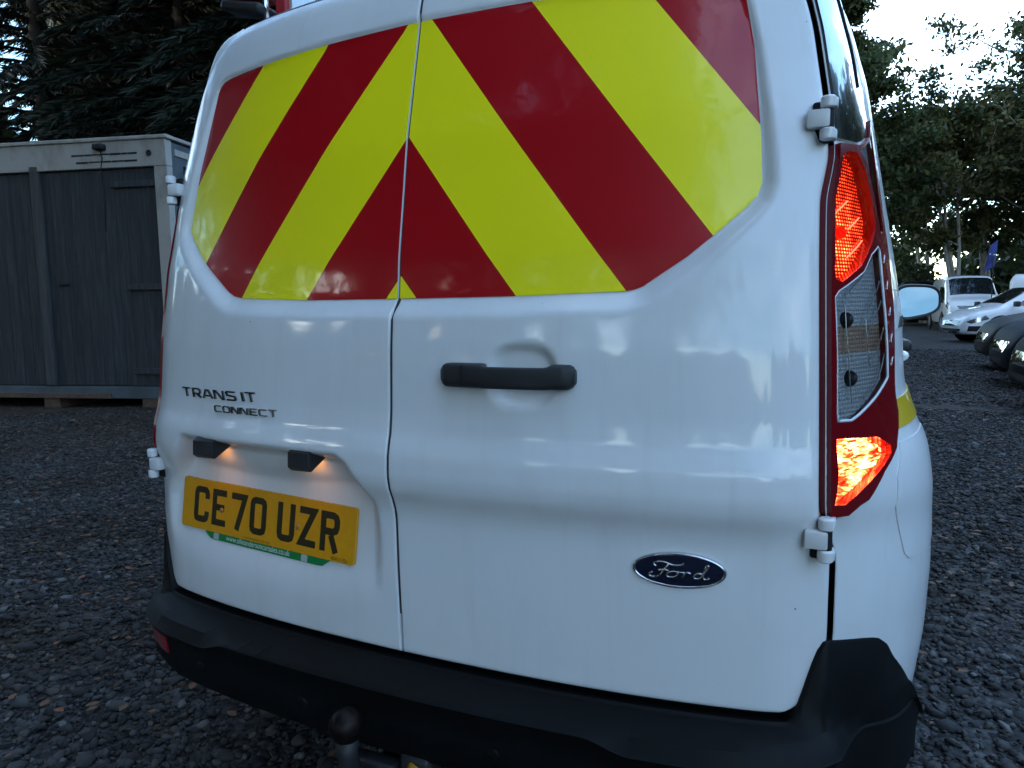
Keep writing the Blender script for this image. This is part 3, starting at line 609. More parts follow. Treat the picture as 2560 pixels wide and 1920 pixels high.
for sg in (-1, 1):
    fs = sfn(sg); fl = sg < 0
    lamp = patch_obj('tail_lamp', [LAMP_OUT, UPR, CLR, CLS, LOW], .015, lambda u, v, w: fs(u, v, w+.008), BEZEL, van, thick=.026, flip=fl)
    lamp['label'] = ('right' if sg > 0 else 'left')+' tail lamp, lit red at top and bottom'
    patch_obj('lamp_housing', [LAMP_OUT], .03, lambda u, v, w: fs(u, v, w-.034), HOUSE, lamp, flip=fl)
    for nm, poly, m, dep in (('lit_reflector', UPR, lit_up, -.010), ('lit_reflector', LOW, lit_low, -.008), ('reflector', CLS, FACET, -.002)):
        patch_obj(nm, [poly], .02, lambda u, v, w: fs(u, v, dep), m, lamp, uv=True, flip=fl)
    upper = clip(clip(CLR, (0, 1.045), (1, 1.045)), (1, 1.085), (0, 1.085)); 
    for poly, m in ((clip(CLR, (1, 1.046), (0, 1.046)), FACET), (upper, FACETO), (clip(CLR, (0, 1.085), (1, 1.085)), FACET)):
        patch_obj('reflector', [poly], .02, lambda u, v, w: fs(u, v, -.004), m, lamp, uv=True, flip=fl)
    for nm, poly, m in (('red_lens', UPR, LENSR), ('clear_lens', CLR, LENSC), ('clear_lens', CLS, LENSC), ('red_lens', LOW, LENSR)):
        patch_obj(nm, [poly], .02, lambda u, v, w: fs(u, v, .0065), m, lamp, flip=fl)
    pr = np.array(CLR+CLR[:1]); q_ = np.linspace(0, len(CLR), 90); cyz = pr[:-1].mean(0)
    u_r, v_r = [np.interp(q_, range(len(pr)), cyz[j]+(pr[:, j]-cyz[j])*.985) for j in (0, 1)]
    MB().add(*tube(fs(u_r[:-1], v_r[:-1], .0062), .0022, 6, closed=True)).build('lens_rim', mat('lens_rim', (.62, .65, .68), rough=.25, coat=.5), lamp)
    for (y, z), r, m, nm in (((.1214, 1.22), .011, BULB, 'bulb'), ((.090, .908), .010, BULB, 'bulb'), ((.100, 1.0935), .012, DARK, 'bulb_socket'), ((.098, 1.010), .012, DARK, 'bulb_socket')):
        c = fs(np.array([y]), np.array([z]), -.004 if m is DARK else -.006)[0]; MB().add(*sphere(c, (r, r, r) if m is DARK else (.0045, .0045, .006), 14, 9)).build(nm, m, lamp)
        if m is BULB and z > 1: 
            n0 = fs(np.array([y]), np.array([z]), -.009)[0]; MB().add(*sphere(n0, (.011, .011, .010), 16, 9)).build('bulb_cup', mat('bulb_cup_red', (.35, .01, .01), rough=.2, emis=(1, .05, .02), estr=.04), lamp)
    for pl in ([(.090, .975), (.092, 1.09), (.105, 1.13), (.145, 1.155), (.190, 1.185)], [(.140, 1.03), (.140, 1.085), (.15, 1.105), (.195, 1.14), (.203, 1.15)], [(.140, 1.03), (.146, 1.028), (.19, 1.07), (.198, 1.08)], [(.140, 1.07), (.17, 1.095), (.20, 1.12)], [(.118, .978), (.165, 1.005), (.194, 1.04)]):
        p = curve_pts(pl, 6); MB().add(*tube(fs(p[:, 0], p[:, 1], .003), .0009, 5)).build('light_guide', mat('guide_clear', (.55, .56, .58), rough=.2, metal=.6), lamp)
    for z in (1.185, 1.145, 1.105, 1.065, 1.03): MB().add(*tube(fs(np.array([.204, .214])+.10*(z-1.03), np.array([z-.01, z+.004]), .0084), [.0016, .0006], 5)).build('glint_ridge', CHROME, lamp)
    for y0, z0, y1, z1 in ((.095, 1.236, .158, 1.268), (.146, 1.226, .190, 1.246), (.130, 1.184, .188, 1.212)): MB().add(*tube(fs(np.linspace(y0, y1, 5), np.linspace(z0, z1, 5), -.007), .0011, 5)).build('lit_ridge', mat('lit_ridge', (1, .6, .5), emis=(1, .42, .3), estr=.5), lamp)

# ------------------------------------------------------------------ bumper, tow ball
def plan():
    x = np.linspace(0, .655, 60); z = np.full_like(x, .52); a = np.stack([x, Fo(x, z)], -1)
    y = np.linspace(float(Y0(.52))+.004, .40, 50); b = np.stack([S(y, np.full_like(y, .52)), y], -1)
    p = np.vstack([a, b]); s = np.concatenate([[0], np.cumsum(np.hypot(*np.diff(p, axis=0).T))]); q = np.linspace(0, s[-1], 130)
    P = np.stack([np.interp(q, s, p[:, 0]), np.interp(q, s, p[:, 1])], -1); T = np.gradient(P, axis=0)
    for _ in range(6): T[1:-1] = (T[:-2]+T[1:-1]*2+T[2:])/4
    T /= np.linalg.norm(T, axis=1, keepdims=True); N = np.stack([T[:, 1], -T[:, 0]], -1); N[0] = (0, -1)
    return q, P, N
BQ, BP, BN = plan()
def bump_profile(i):
    s, x, y = BQ[i], BP[i, 0], BP[i, 1]
    if x < .64: zt = .523+.012*ssm((x-.52)/.06)
    zt_c = np.interp(y, [0, .03, .06, .10, .134, .156, .205, .284, .36, .5], [.645, .643, .636, .627, .617, .602, .545, .462, .40, .36])
    k = float(ssm((x-.612)/.045)); zt = .523*(1-k)+zt_c*k
    oc = .084-.030*float(ssm((s-.50)/.2))-.050*float(ssm((s-.62)/.16)); zc = .506-.018*float(ssm((abs(x)-.335)/.07))-.03*float(ssm((s-.70)/.2))
    if zt < zc+.012: zc = zt-.012
    z3 = .5185+(zt-.523)*.25 if zt > .52 else zt-.006
    zz4 = min(.515, zt-.008); 
    k2 = float(ssm((s-.72)/.14)); zl_ = .045*float(ssm((s-.66)/.14))
    return [(-.02, zt-.006), (.007-.005*k2, zt), (.010-.007*k2, zt-.004), (.012+.004*k-.012*k2, z3), (min(.03*(1-.5*k)+.006, max(oc-.02, .010)), zz4), (max(oc-.014, .010), min(.5095, zt-.01)), (oc-.003, zc+.002), (oc, zc-.001), (oc-.0015, zc-.005), (max(oc-.011, .002), zc-.014), (max(oc-.013, .001), min(.45, zc-.02)), (max(oc-.015, 0.), min(.41, zc-.03)), (oc-.03*(1-k2)-.004*k2, min(.384, zc-.04)-zl_), (min(0., oc-.035), min(.376, zc-.05)-zl_)]
def bumper():
    R = []
    for i in range(len(BQ)):
        R.append([[BP[i, 0]+BN[i, 0]*o, BP[i, 1]+BN[i, 1]*o, z] for o, z in bump_profile(i)])
    R = np.array(R); L = R[:0:-1]*[-1, 1, 1]; return gridmesh(np.concatenate([L, R]), flip=True)
bo = MB().add(*bumper()).build('bumper', BUMP, van, auto=50)
def on_bump(s, z, h):                                # point on the bumper's rear face at arc length s (signed)
    s = np.asarray(s, float); sg = np.sign(s)+(s == 0); q = np.abs(s); P = np.stack([np.interp(q, BQ, BP[:, j]) for j in (0, 1)], -1); N = np.stack([np.interp(q, BQ, BN[:, j]) for j in (0, 1)], -1)
    o = np.array([np.interp(zz_, [.384, .41, .45, .474], [bump_profile(int(np.argmin(np.abs(BQ-abs(qq)))))[j][0] for j in (12, 11, 10, 9)]) for qq, zz_ in zip(q, z)])
    P = P+N*(o+h)[:, None]; return np.stack([P[:, 0]*sg, P[:, 1], z], -1)
REFL = mat('red_reflector', (.30, .006, .012), rough=.25, coat=1, bump=(400, .3, .001))
for sg in (-1, 1):
    poly = [(sg*.525, .437), (sg*.600, .439), (sg*.608, .466), (sg*.530, .470)]
    patch_obj('reflector', [poly if sg > 0 else poly[::-1]], .01, lambda u, v, w: on_bump(u, v, .003+w), REFL, bo, thick=.004)
for s in (-.42, -.16, .20, .44):
    V, f = lathe([(.001, .0022), (.009, .002), (.0105, .0012), (.0108, .0002), (.0118, .0012), (.0122, 0)], n=20)
    p = on_bump(np.full(len(V), s)+V[:, 0], .438+V[:, 1], V[:, 2]+.0012); MB().add(p, f).build('parking_sensor', BUMP, bo)
for s in (-.30, -.255): MB().add(*box((s, float(Fo(s, .51))-.055, .5135), (.0018, .06, .0012), 0)).build('step_groove', DARK, bo, smooth=False)
IRON = mat('tow_iron', (.006, .0055, .006), rough=.5, metal=.7, noise=(60, (.03, .017, .012), .45, .7), bump=(80, .3, .002))
tow = MB().add(*sphere((-.026, -.172, .462), .028, 24, 14)).build('tow_ball', IRON, van)
MB().add(*tube([(-.026, -.172, .444), (-.026, -.172, .41), (-.026, -.165, .37), (-.026, -.13, .335), (-.026, -.05, .325), (-.026, .2, .325)], [.019, .0165, .019, .021, .022, .022], 14)).add(*box((-.026, -.10, .335), (.09, .03, .06), .006)).build('tow_neck', mat('tow_black', (.02, .02, .022), rough=.5), tow)
MB().add(*box((.055, -.085, .365), (.06, .05, .055), .012)).build('tow_socket', BLACKP, tow)
MB().add(*box((.060, -.112, .372), (.026, .006, .016), .004, rot=Matrix.Rotation(.4, 3, 'Y'))).build('socket_tag', mat('yellow_tag', (.32, .18, .006), rough=.5), tow)
# ------------------------------------------------------------------ ground
def ground_mat():
    m = bpy.data.materials.new('gravel_ground'); m.use_nodes = True; n, l = m.node_tree.nodes, m.node_tree.links; b = n['Principled BSDF']; b.inputs['Roughness'].default_value = .9; b.inputs['Specular IOR Level'].default_value = .2
    t = n.new('ShaderNodeTexCoord'); v = n.new('ShaderNodeTexVoronoi'); v.inputs['Scale'].default_value = 34; l.new(t.outputs['Object'], v.inputs['Vector'])
    r = n.new('ShaderNodeValToRGB'); e = r.color_ramp.elements; e[0].color = (.011, .011, .012, 1); e[1].color = (.056, .057, .058, 1); e[0].position = .1; e[1].position = .9
    sp = n.new('ShaderNodeSeparateColor'); l.new(v.outputs['Color'], sp.inputs[0]); l.new(sp.outputs[0], r.inputs[0])
    z = n.new('ShaderNodeTexNoise'); z.inputs['Scale'].default_value = .55; z.inputs['Detail'].default_value = 7; z.inputs['Roughness'].default_value = .65; l.new(t.outputs['Object'], z.inputs[0])
    mr = n.new('ShaderNodeMapRange'); mr.inputs[1].default_value = .46; mr.inputs[2].default_value = .68; mr.inputs[4].default_value = .8
    sx = n.new('ShaderNodeSeparateXYZ'); l.new(t.outputs['Object'], sx.inputs[0]); ml = n.new('ShaderNodeMapRange'); ml.inputs[1].default_value = -1.0; ml.inputs[2].default_value = -5.0; ml.inputs[4].default_value = .2; l.new(sx.outputs[0], ml.inputs[0])
    ad = n.new('ShaderNodeMath'); ad.operation = 'ADD'; l.new(z.outputs[0], ad.inputs[0]); l.new(ml.outputs[0], ad.inputs[1]); l.new(ad.outputs[0], mr.inputs[0])
    x = n.new('ShaderNodeMixRGB'); x.inputs[2].default_value = (.026, .017, .010, 1); l.new(mr.outputs[0], x.inputs[0]); l.new(r.outputs[0], x.inputs[1]); l.new(x.outputs[0], b.inputs['Base Color'])
    z2 = n.new('ShaderNodeTexNoise'); z2.inputs['Scale'].default_value = 9; z2.inputs['Detail'].default_value = 8; z2.inputs['Roughness'].default_value = .8; l.new(t.outputs['Object'], z2.inputs[0])
    m2 = n.new('ShaderNodeMapRange'); m2.inputs[1].default_value = .35; m2.inputs[2].default_value = .68; m2.inputs[3].default_value = .45; m2.inputs[4].default_value = 2.6; l.new(z2.outputs[0], m2.inputs[0])
    x3 = n.new('ShaderNodeMixRGB'); x3.blend_type = 'MULTIPLY'; x3.inputs[0].default_value = 1; l.new(x.outputs[0], x3.inputs[1]); l.new(m2.outputs[0], x3.inputs[2]); l.new(x3.outputs[0], b.inputs['Base Color'])
    bp = n.new('ShaderNodeBump'); bp.inputs['Strength'].default_value = .9; bp.inputs['Distance'].default_value = .02; bp.invert = True; l.new(v.outputs['Distance'], bp.inputs['Height']); l.new(bp.outputs[0], b.inputs['Normal'])
    return m
gx = np.concatenate([np.linspace(-400, -14, 12), np.linspace(-13, 13, 90), np.linspace(14, 400, 12)]); gy = np.concatenate([np.linspace(-400, -14, 12), np.linspace(-13, 40, 150), np.linspace(42, 400, 12)])
X, Y = np.meshgrid(gx, gy); Z = -.012+.010*np.sin(X*1.7+.6*Y)*np.cos(Y*1.3-.4*X)
tag(MB().add(*gridmesh(np.stack([X, Y, Z], -1))).build('ground', ground_mat()), kind='structure')
# loose stones near the viewer
def stones():
    def sector(n, a0, a1, r0, r1):
        a = rng.uniform(a0, a1, n); r = np.sqrt(rng.uniform(r0*r0, r1*r1, n)); return CAM[0]+r*np.sin(a), CAM[1]+r*np.cos(a), r
    P = [sector(76000, rad(-68), rad(-20), 1.2, 6.6), sector(20000, rad(-40), rad(-4), .7, 1.9), sector(32000, rad(2), rad(21), 1.3, 8.6), sector(15000, rad(3), rad(14), 9.0, 19.0), sector(14000, rad(-68), rad(-44), 6.6, 9.4)]
    x, y, r = [np.concatenate(q) for q in zip(*P)]; o = np.argsort(r); x, y, r = x[o], y[o], r[o]; n = len(x); k = int((r < 3.0).sum())
    phi = (1+5**.5)/2; iv = np.array([(-1, phi, 0), (1, phi, 0), (-1, -phi, 0), (1, -phi, 0), (0, -1, phi), (0, 1, phi), (0, -1, -phi), (0, 1, -phi), (phi, 0, -1), (phi, 0, 1), (-phi, 0, -1), (-phi, 0, 1)])/1.9
    fi = np.array([(0, 11, 5), (0, 5, 1), (0, 1, 7), (0, 7, 10), (0, 10, 11), (1, 5, 9), (5, 11, 4), (11, 10, 2), (10, 7, 6), (7, 1, 8), (3, 9, 4), (3, 4, 2), (3, 2, 6), (3, 6, 8), (3, 8, 9), (4, 9, 5), (2, 4, 11), (6, 2, 10), (8, 6, 7), (9, 8, 1)])
    ov = np.array([(1, 0, 0), (-1, 0, 0), (0, 1, 0), (0, -1, 0), (0, 0, 1), (0, 0, -1)], float)*1.05; of = np.array([(0, 2, 4), (2, 1, 4), (1, 3, 4), (3, 0, 4), (2, 0, 5), (1, 2, 5), (3, 1, 5), (0, 3, 5)])
    def make(bv, bf, x, y, r):
        n = len(x); V = bv[None]*(1+rng.normal(0, .20, (n, len(bv), 1)))+rng.normal(0, .10, (n, len(bv), 3)); s = np.clip(rng.lognormal(math.log(.0061), .52, n), .0025, .024)*np.interp(r, [1, 3, 4, 7, 12, 18], [1, 1.05, 1.2, 1.35, 1.7, 2.1])
        V = V*np.stack([s*rng.uniform(.8, 1.6, n), s, s*rng.uniform(.4, .8, n)], -1)[:, None]
        a = rng.uniform(0, 6.28, n); tl = rng.normal(0, .4, n); ca, sa, ct, st = np.cos(a), np.sin(a), np.cos(tl), np.sin(tl)
        y1 = V[..., 1]*ct[:, None]-V[..., 2]*st[:, None]; z1 = V[..., 1]*st[:, None]+V[..., 2]*ct[:, None]
        V = np.stack([V[..., 0]*ca[:, None]-y1*sa[:, None], V[..., 0]*sa[:, None]+y1*ca[:, None], z1], -1)
        g = -.012+.010*np.sin(x*1.7+.6*y)*np.cos(y*1.3-.4*x); V = V+np.stack([x, y, g+rng.uniform(-.002, .009, n)], -1)[:, None]
        return V.reshape(-1, 3), (bf[None]+(np.arange(n)*len(bv))[:, None, None]).reshape(-1, 3), np.repeat(rng.random(n), len(bv))
    A_, B_ = make(iv, fi, x[:k], y[:k], r[:k]), make(ov, of, x[k:], y[k:], r[k:])
    me = fast_mesh('gravel', np.vstack([A_[0], B_[0]]), np.vstack([A_[1], B_[1]+len(A_[0])])); tone = np.concatenate([A_[2], B_[2]])
    at = me.attributes.new('tone', 'FLOAT', 'POINT'); at.data.foreach_set('value', tone.astype(np.float32))
    m = bpy.data.materials.new('gravel_stone'); m.use_nodes = True; q, l = m.node_tree.nodes, m.node_tree.links; b = q['Principled BSDF']; b.inputs['Roughness'].default_value = .75; b.inputs['Specular IOR Level'].default_value = .35
    A = q.new('ShaderNodeAttribute'); A.attribute_name = 'tone'; cr_ = q.new('ShaderNodeValToRGB'); e = cr_.color_ramp.elements
    e[0].color = (.014, .015, .017, 1); e[1].color = (.13, .132, .134, 1)
    for p, c in ((.25, (.021, .021, .0205)), (.55, (.035, .035, .0345)), (.8, (.056, .0565, .056)), (.87, (.055, .038, .025)), (.94, (.075, .076, .076))): k_ = e.new(p); k_.color = c+(1,)
    t = q.new('ShaderNodeTexCoord'); z = q.new('ShaderNodeTexNoise'); z.inputs['Scale'].default_value = 1.1; z.inputs['Detail'].default_value = 6; l.new(t.outputs['Object'], z.inputs[0])
    mr = q.new('ShaderNodeMapRange'); mr.inputs[1].default_value = .48; mr.inputs[2].default_value = .70; mr.inputs[4].default_value = .85
    sx = q.new('ShaderNodeSeparateXYZ'); l.new(t.outputs['Object'], sx.inputs[0]); ml = q.new('ShaderNodeMapRange'); ml.inputs[1].default_value = -1.0; ml.inputs[2].default_value = -5.0; ml.inputs[4].default_value = .2; l.new(sx.outputs[0], ml.inputs[0])
    ad = q.new('ShaderNodeMath'); ad.operation = 'ADD'; l.new(z.outputs[0], ad.inputs[0]); l.new(ml.outputs[0], ad.inputs[1]); l.new(ad.outputs[0], mr.inputs[0])
    x_ = q.new('ShaderNodeMixRGB'); x_.blend_type = 'MULTIPLY'; x_.inputs[2].default_value = (.60, .44, .32, 1)
    l.new(A.outputs['Fac'], cr_.inputs[0]); l.new(mr.outputs[0], x_.inputs[0]); l.new(cr_.outputs[0], x_.inputs[1]); l.new(x_.outputs[0], b.inputs['Base Color'])
    return tag(finish(me, 'gravel', m, None, smooth=False), 'loose grey stone chippings covering the yard', 'gravel', kind='stuff')
stones()
def fallen():
    n = 1500; k = 520
    a = np.concatenate([rng.uniform(rad(-68), rad(-30), n-k), rng.uniform(rad(2), rad(17), k)]); r = np.concatenate([np.sqrt(rng.uniform(2, 75, n-k)), np.sqrt(rng.uniform(2.5, 200, k))])
    x, y = CAM[0]+r*np.sin(a), CAM[1]+r*np.cos(a); s = rng.uniform(.008, .022, n)
    base = np.array([(-1, 0, 0), (-.3, -.55, .18), (-.3, .55, .18), (.4, -.45, .12), (.4, .45, .12), (1, 0, .1), (0, 0, 0)]); V = base[None]*s[:, None, None]
    V = V*np.stack([np.ones(n), np.ones(n), rng.uniform(.3, 1.6, n)], -1)[:, None]; an = rng.uniform(0, 6.28, n); c_, s_ = np.cos(an)[:, None], np.sin(an)[:, None]
    V = np.stack([V[..., 0]*c_-V[..., 1]*s_, V[..., 0]*s_+V[..., 1]*c_, V[..., 2]], -1)+np.stack([x, y, np.full(n, .017)], -1)[:, None]
    f = np.array([(0, 1, 6), (0, 6, 2), (1, 3, 6), (6, 4, 2), (3, 5, 6), (6, 5, 4)]); Fc = (f[None]+(np.arange(n)*7)[:, None, None]).reshape(-1, 3)
    me = fast_mesh('fallen_leaves', V.reshape(-1, 3), Fc)
    return tag(finish(me, 'fallen_leaves', mat('dead_leaf', (.17, .055, .018), rough=.7, noise=(6, (.10, .06, .03), .4, .65)), None), 'scattered orange brown leaves lying on the gravel', 'leaves', kind='stuff')
fallen()
# ------------------------------------------------------------------ storage container with timber doors
FE = np.array([.9667, .256, 0]); FN = np.array([.256, -.9667, 0]); FB = np.array([-6.107, 4.748, 0.])          # along the face, outwards, right-hand corner
cont = thing('storage_container', 'tall grey timber clad storage container with white top rail, left of van', 'container', (-9, 4.2, 0))
def cbox(a0, a1, o0, o1, z0, z1, bev=.006):        # a: metres left of the corner, o: outwards
    v, f = box(((a0+a1)/2, (o0+o1)/2, (z0+z1)/2), (abs(a1-a0), abs(o1-o0), z1-z0), bev, 1)
    return FB+np.outer(-v[:, 0], FE)+np.outer(v[:, 1], FN)+np.outer(v[:, 2], (0, 0, 1)), [q[::-1] for q in f]
CW = mat('container_white', (.34, .32, .29), rough=.6, noise=(3.5, (.15, .13, .11), .5, .8, (1, 1, .5)), bump=(30, .15, .003))
CB = mat('container_blue_grey', (.07, .09, .105), rough=.55, noise=(4, (.04, .047, .05), .45, .75))
RUST = mat('rusty_steel', (.12, .07, .045), rough=.8, noise=(20, (.05, .04, .035), .4, .7))
def wood(i):
    k = .85+.3*random.random(); return mat('weathered_wood_%d' % i, (.026*k, .029*k, .032*k), rough=.85, noise=(6, (.060*k, .064*k, .067*k), .46, .8, (6, 6, .35)), bump=(40, .5, .004))
WOODS = [wood(i) for i in range(6)]
MB().add(*cbox(0, 6, -2.4, -.06, .14, 2.97)).build('cabin_shell', CB, cont, smooth=False)
MB().add(*cbox(0, 6.02, -.06, .05, 2.70, 2.99)).build('top_rail', CW, cont, smooth=False)
MB().add(*cbox(-.03, 6.05, -2.42, .07, 2.99, 3.03)).build('roof_edge', CW, cont, smooth=False)
MB().add(*cbox(0, .16, -.06, .045, .14, 2.70)).build('corner_post', CW, cont, smooth=False)
MB().add(*cbox(0, 6.0, -.05, .03, .10, .24)).build('bottom_rail', CB, cont, smooth=False)
a = .165
while a < 5.95:
    w = random.uniform(.12, .15); MB().add(*cbox(a+.001, a+w-.001, -.05, .008+random.uniform(0, .005), .25, 2.695-random.uniform(0, .01), .004)).build('plank', random.choice(WOODS), cont, smooth=False); a += w
MB().add(*cbox(1.62, 1.74, -.02, .05, .25, 2.76)).build('door_post', mat('post_wood', (.04, .042, .044), rough=.8, noise=(5, (.07, .07, .07), .4, .7, (5, 5, .4)), bump=(30, .4, .004)), cont, smooth=False)
for z, l in ((2.52, .62), (1.38, .5), (.42, .5)): MB().add(*cbox(.10, .10+l, .022, .040, z-.035, z+.035)).build('strap_hinge', WOODS[2], cont, smooth=False)
MB().add(*cbox(1.34, 1.48, .016, .035, 1.41, 1.44)).build('latch', DARK, cont, smooth=False)
for a0, a1, n in ((.62, 1.62, 2), ): 
    for r_i, z in enumerate((2.85, 2.77)):
        x_ = .35
        while x_ < 1.08:
            w = random.uniform(.05, .16); MB().add(*cbox(x_, x_+w, .0515, .0535, z-.007-random.uniform(0, .006), z+.008, 0)).build('stencil_mark', DARK, cont, smooth=False); x_ += w+random.uniform(.003, .008)
MB().add(*cbox(.72, .84, .05, .14, 2.89, 2.955, .01)).build('flood_light', DARK, cont)
p = np.array([FB-.78*FE+FN*.08+[0, 0, z] for z in (2.89, 2.8, 2.68, 2.4, 2.0)])+np.outer([0, .02, -.01, .02, 0], FE); MB().add(*tube(p, .006, 6)).build('cable', DARK, cont)
V, f = lathe([(.001, 0), (.03, 0), (.034, -.004)], n=16); MB().add(FB-.20*FE+FN*.055+np.array([0, 0, 2.84])+np.outer(V[:, 0], FE)+np.outer(V[:, 1], (0, 0, 1))-np.outer(V[:, 2], FN), f).build('rail_hole', DARK, cont)
MB().add(*cbox(-.02, .0, -.9, -.25, 2.50, 2.74, 0)).build('side_vent', GLASSD, cont, smooth=False)
MB().add(*cbox(-.012, 0, -2.3, -.1, 2.83, 2.90, 0)).build('side_trim', CW, cont, smooth=False)
for a in (.3, 1.6, 3.2, 4.8): MB().add(*cbox(a, a+.22, -2.3, .02, -.02, .10, .004)).build('sleeper', RUST, cont, smooth=False)
MB().add(*cbox(.9, 3.4, -.02, .05, .10, .16, .004)).build('kick_board', RUST, cont, smooth=False)

# ------------------------------------------------------------------ ladder, clamp and rope on the roof
LG = mat('ladder_alloy', (.5, .52, .53), rough=.4, metal=.6); 
lad = thing('ladder', 'pale alloy ladder lying along the van roof', 'ladder', (-.4, 1.4, 1.83))
for x in (-.575, -.24): MB().add(*box((x, 1.55, 1.865), (.028, 2.3, .06), .003)).build('rail', LG, lad, smooth=False)
for k in range(9): MB().add(*tube([(-.575, .55+k*.25, 1.865), (-.24, .55+k*.25, 1.865)], .014, 10)).build('rung', LG, lad)
for y in (.75, 2.2): MB().add(*box((0, y, 1.805), (1.15, .05, .03), .006)).add(*box((-.56, y, 1.775), (.04, .06, .05), .005)).add(*box((.56, y, 1.775), (.04, .06, .05), .005)).build('roof_bar', mat('bar_black', (.03, .03, .03), rough=.5), van)
clp = thing('ladder_clamp', 'red and black ladder clamp at the edge of the van roof', 'clamp', (-.63, .42, 1.78))
CR = mat('clamp_red', (.32, .01, .014), rough=.45)
MB().add(*box((-.585, .40, 1.825), (.030, .03, .12), .004)).build('strap', CR, clp, smooth=False)
MB().add(*box((-.665, .38, 1.885), (.11, .08, .05), .012)).build('jaw', CR, clp)
MB().add(*box((-.668, .37, 1.842), (.125, .07, .024), .009, rot=Matrix.Rotation(.22, 3, 'Y'))).build('pad', BLACKP, clp)
MB().add(*box((-.61, .40, 1.80), (.034, .04, .05), .006)).build('foot', mat('foot_grey', (.12, .12, .12), rough=.5), clp)
MB().add(*tube([(-.612, .372, 1.79), (-.612, .365, 1.84), (-.612, .36, 1.9)], .008, 10)).build('bolt', CHROME, clp)
rp = curve_pts([(-.47, .36, 1.98), (-.462, .36, 1.90), (-.455, .36, 1.83), (-.44, .40, 1.79), (-.40, .6, 1.785)], 8)
tag(MB().add(*tube(rp, .005, 8)).build('green_rope', mat('rope_green', (.02, .3, .10), rough=.7)), 'thin green rope hanging over the van roof beside the ladder', 'rope')

# ------------------------------------------------------------------ trees
LEAFM = {}
def leaf_mat(name, c1, c2, trans=.25):
    m = bpy.data.materials.new(name); m.use_nodes = True; n, l = m.node_tree.nodes, m.node_tree.links; b = n['Principled BSDF']; b.inputs['Roughness'].default_value = .6; b.inputs['Specular IOR Level'].default_value = .25
    A = n.new('ShaderNodeAttribute'); A.attribute_name = 'tone'; x = n.new('ShaderNodeMixRGB'); x.inputs[1].default_value = c1+(1,); x.inputs[2].default_value = c2+(1,); l.new(A.outputs['Fac'], x.inputs[0]); l.new(x.outputs[0], b.inputs['Base Color'])
    tr = n.new('ShaderNodeBsdfTranslucent'); l.new(x.outputs[0], tr.inputs[0]); mx_ = n.new('ShaderNodeMixShader'); mx_.inputs[0].default_value = trans
    l.new(b.outputs[0], mx_.inputs[1]); l.new(tr.outputs[0], mx_.inputs[2]); l.new(mx_.outputs[0], n['Material Output'].inputs[0]); return m
L_OAK = leaf_mat('leaf_oak', (.024, .040, .013), (.066, .082, .028)); L_BIRCH = leaf_mat('leaf_birch', (.036, .046, .015), (.10, .088, .028)); L_FIR = leaf_mat('leaf_fir', (.006, .011, .006), (.016, .022, .011), .0)
BARK = mat('bark_grey', (.30, .28, .25), rough=.9, noise=(5, (.13, .12, .11), .4, .7, (4, 4, .6)), bump=(25, .6, .01)); BARKD = mat('bark_dark', (.012, .010, .008), rough=.95, noise=(6, (.024, .02, .017), .4, .7), bump=(25, .6, .01))
def cards(name, C, A1, A2, m, parent):               # leaf quads: centre, half axes
    n = len(C); V = np.stack([C-A1, C-.35*A1+A2, C+A1, C-.35*A1-A2], 1).reshape(-1, 3); me = fast_mesh(name, V, np.arange(4*n).reshape(-1, 4))
    at = me.attributes.new('tone', 'FLOAT', 'POINT'); at.data.foreach_set('value', np.repeat(rng.random(n)**1.3, 4).astype(np.float32))
    return finish(me, name, m, parent, smooth=False)
def rvec(n): v = rng.normal(size=(n, 3)); return v/np.linalg.norm(v, axis=1, keepdims=True)
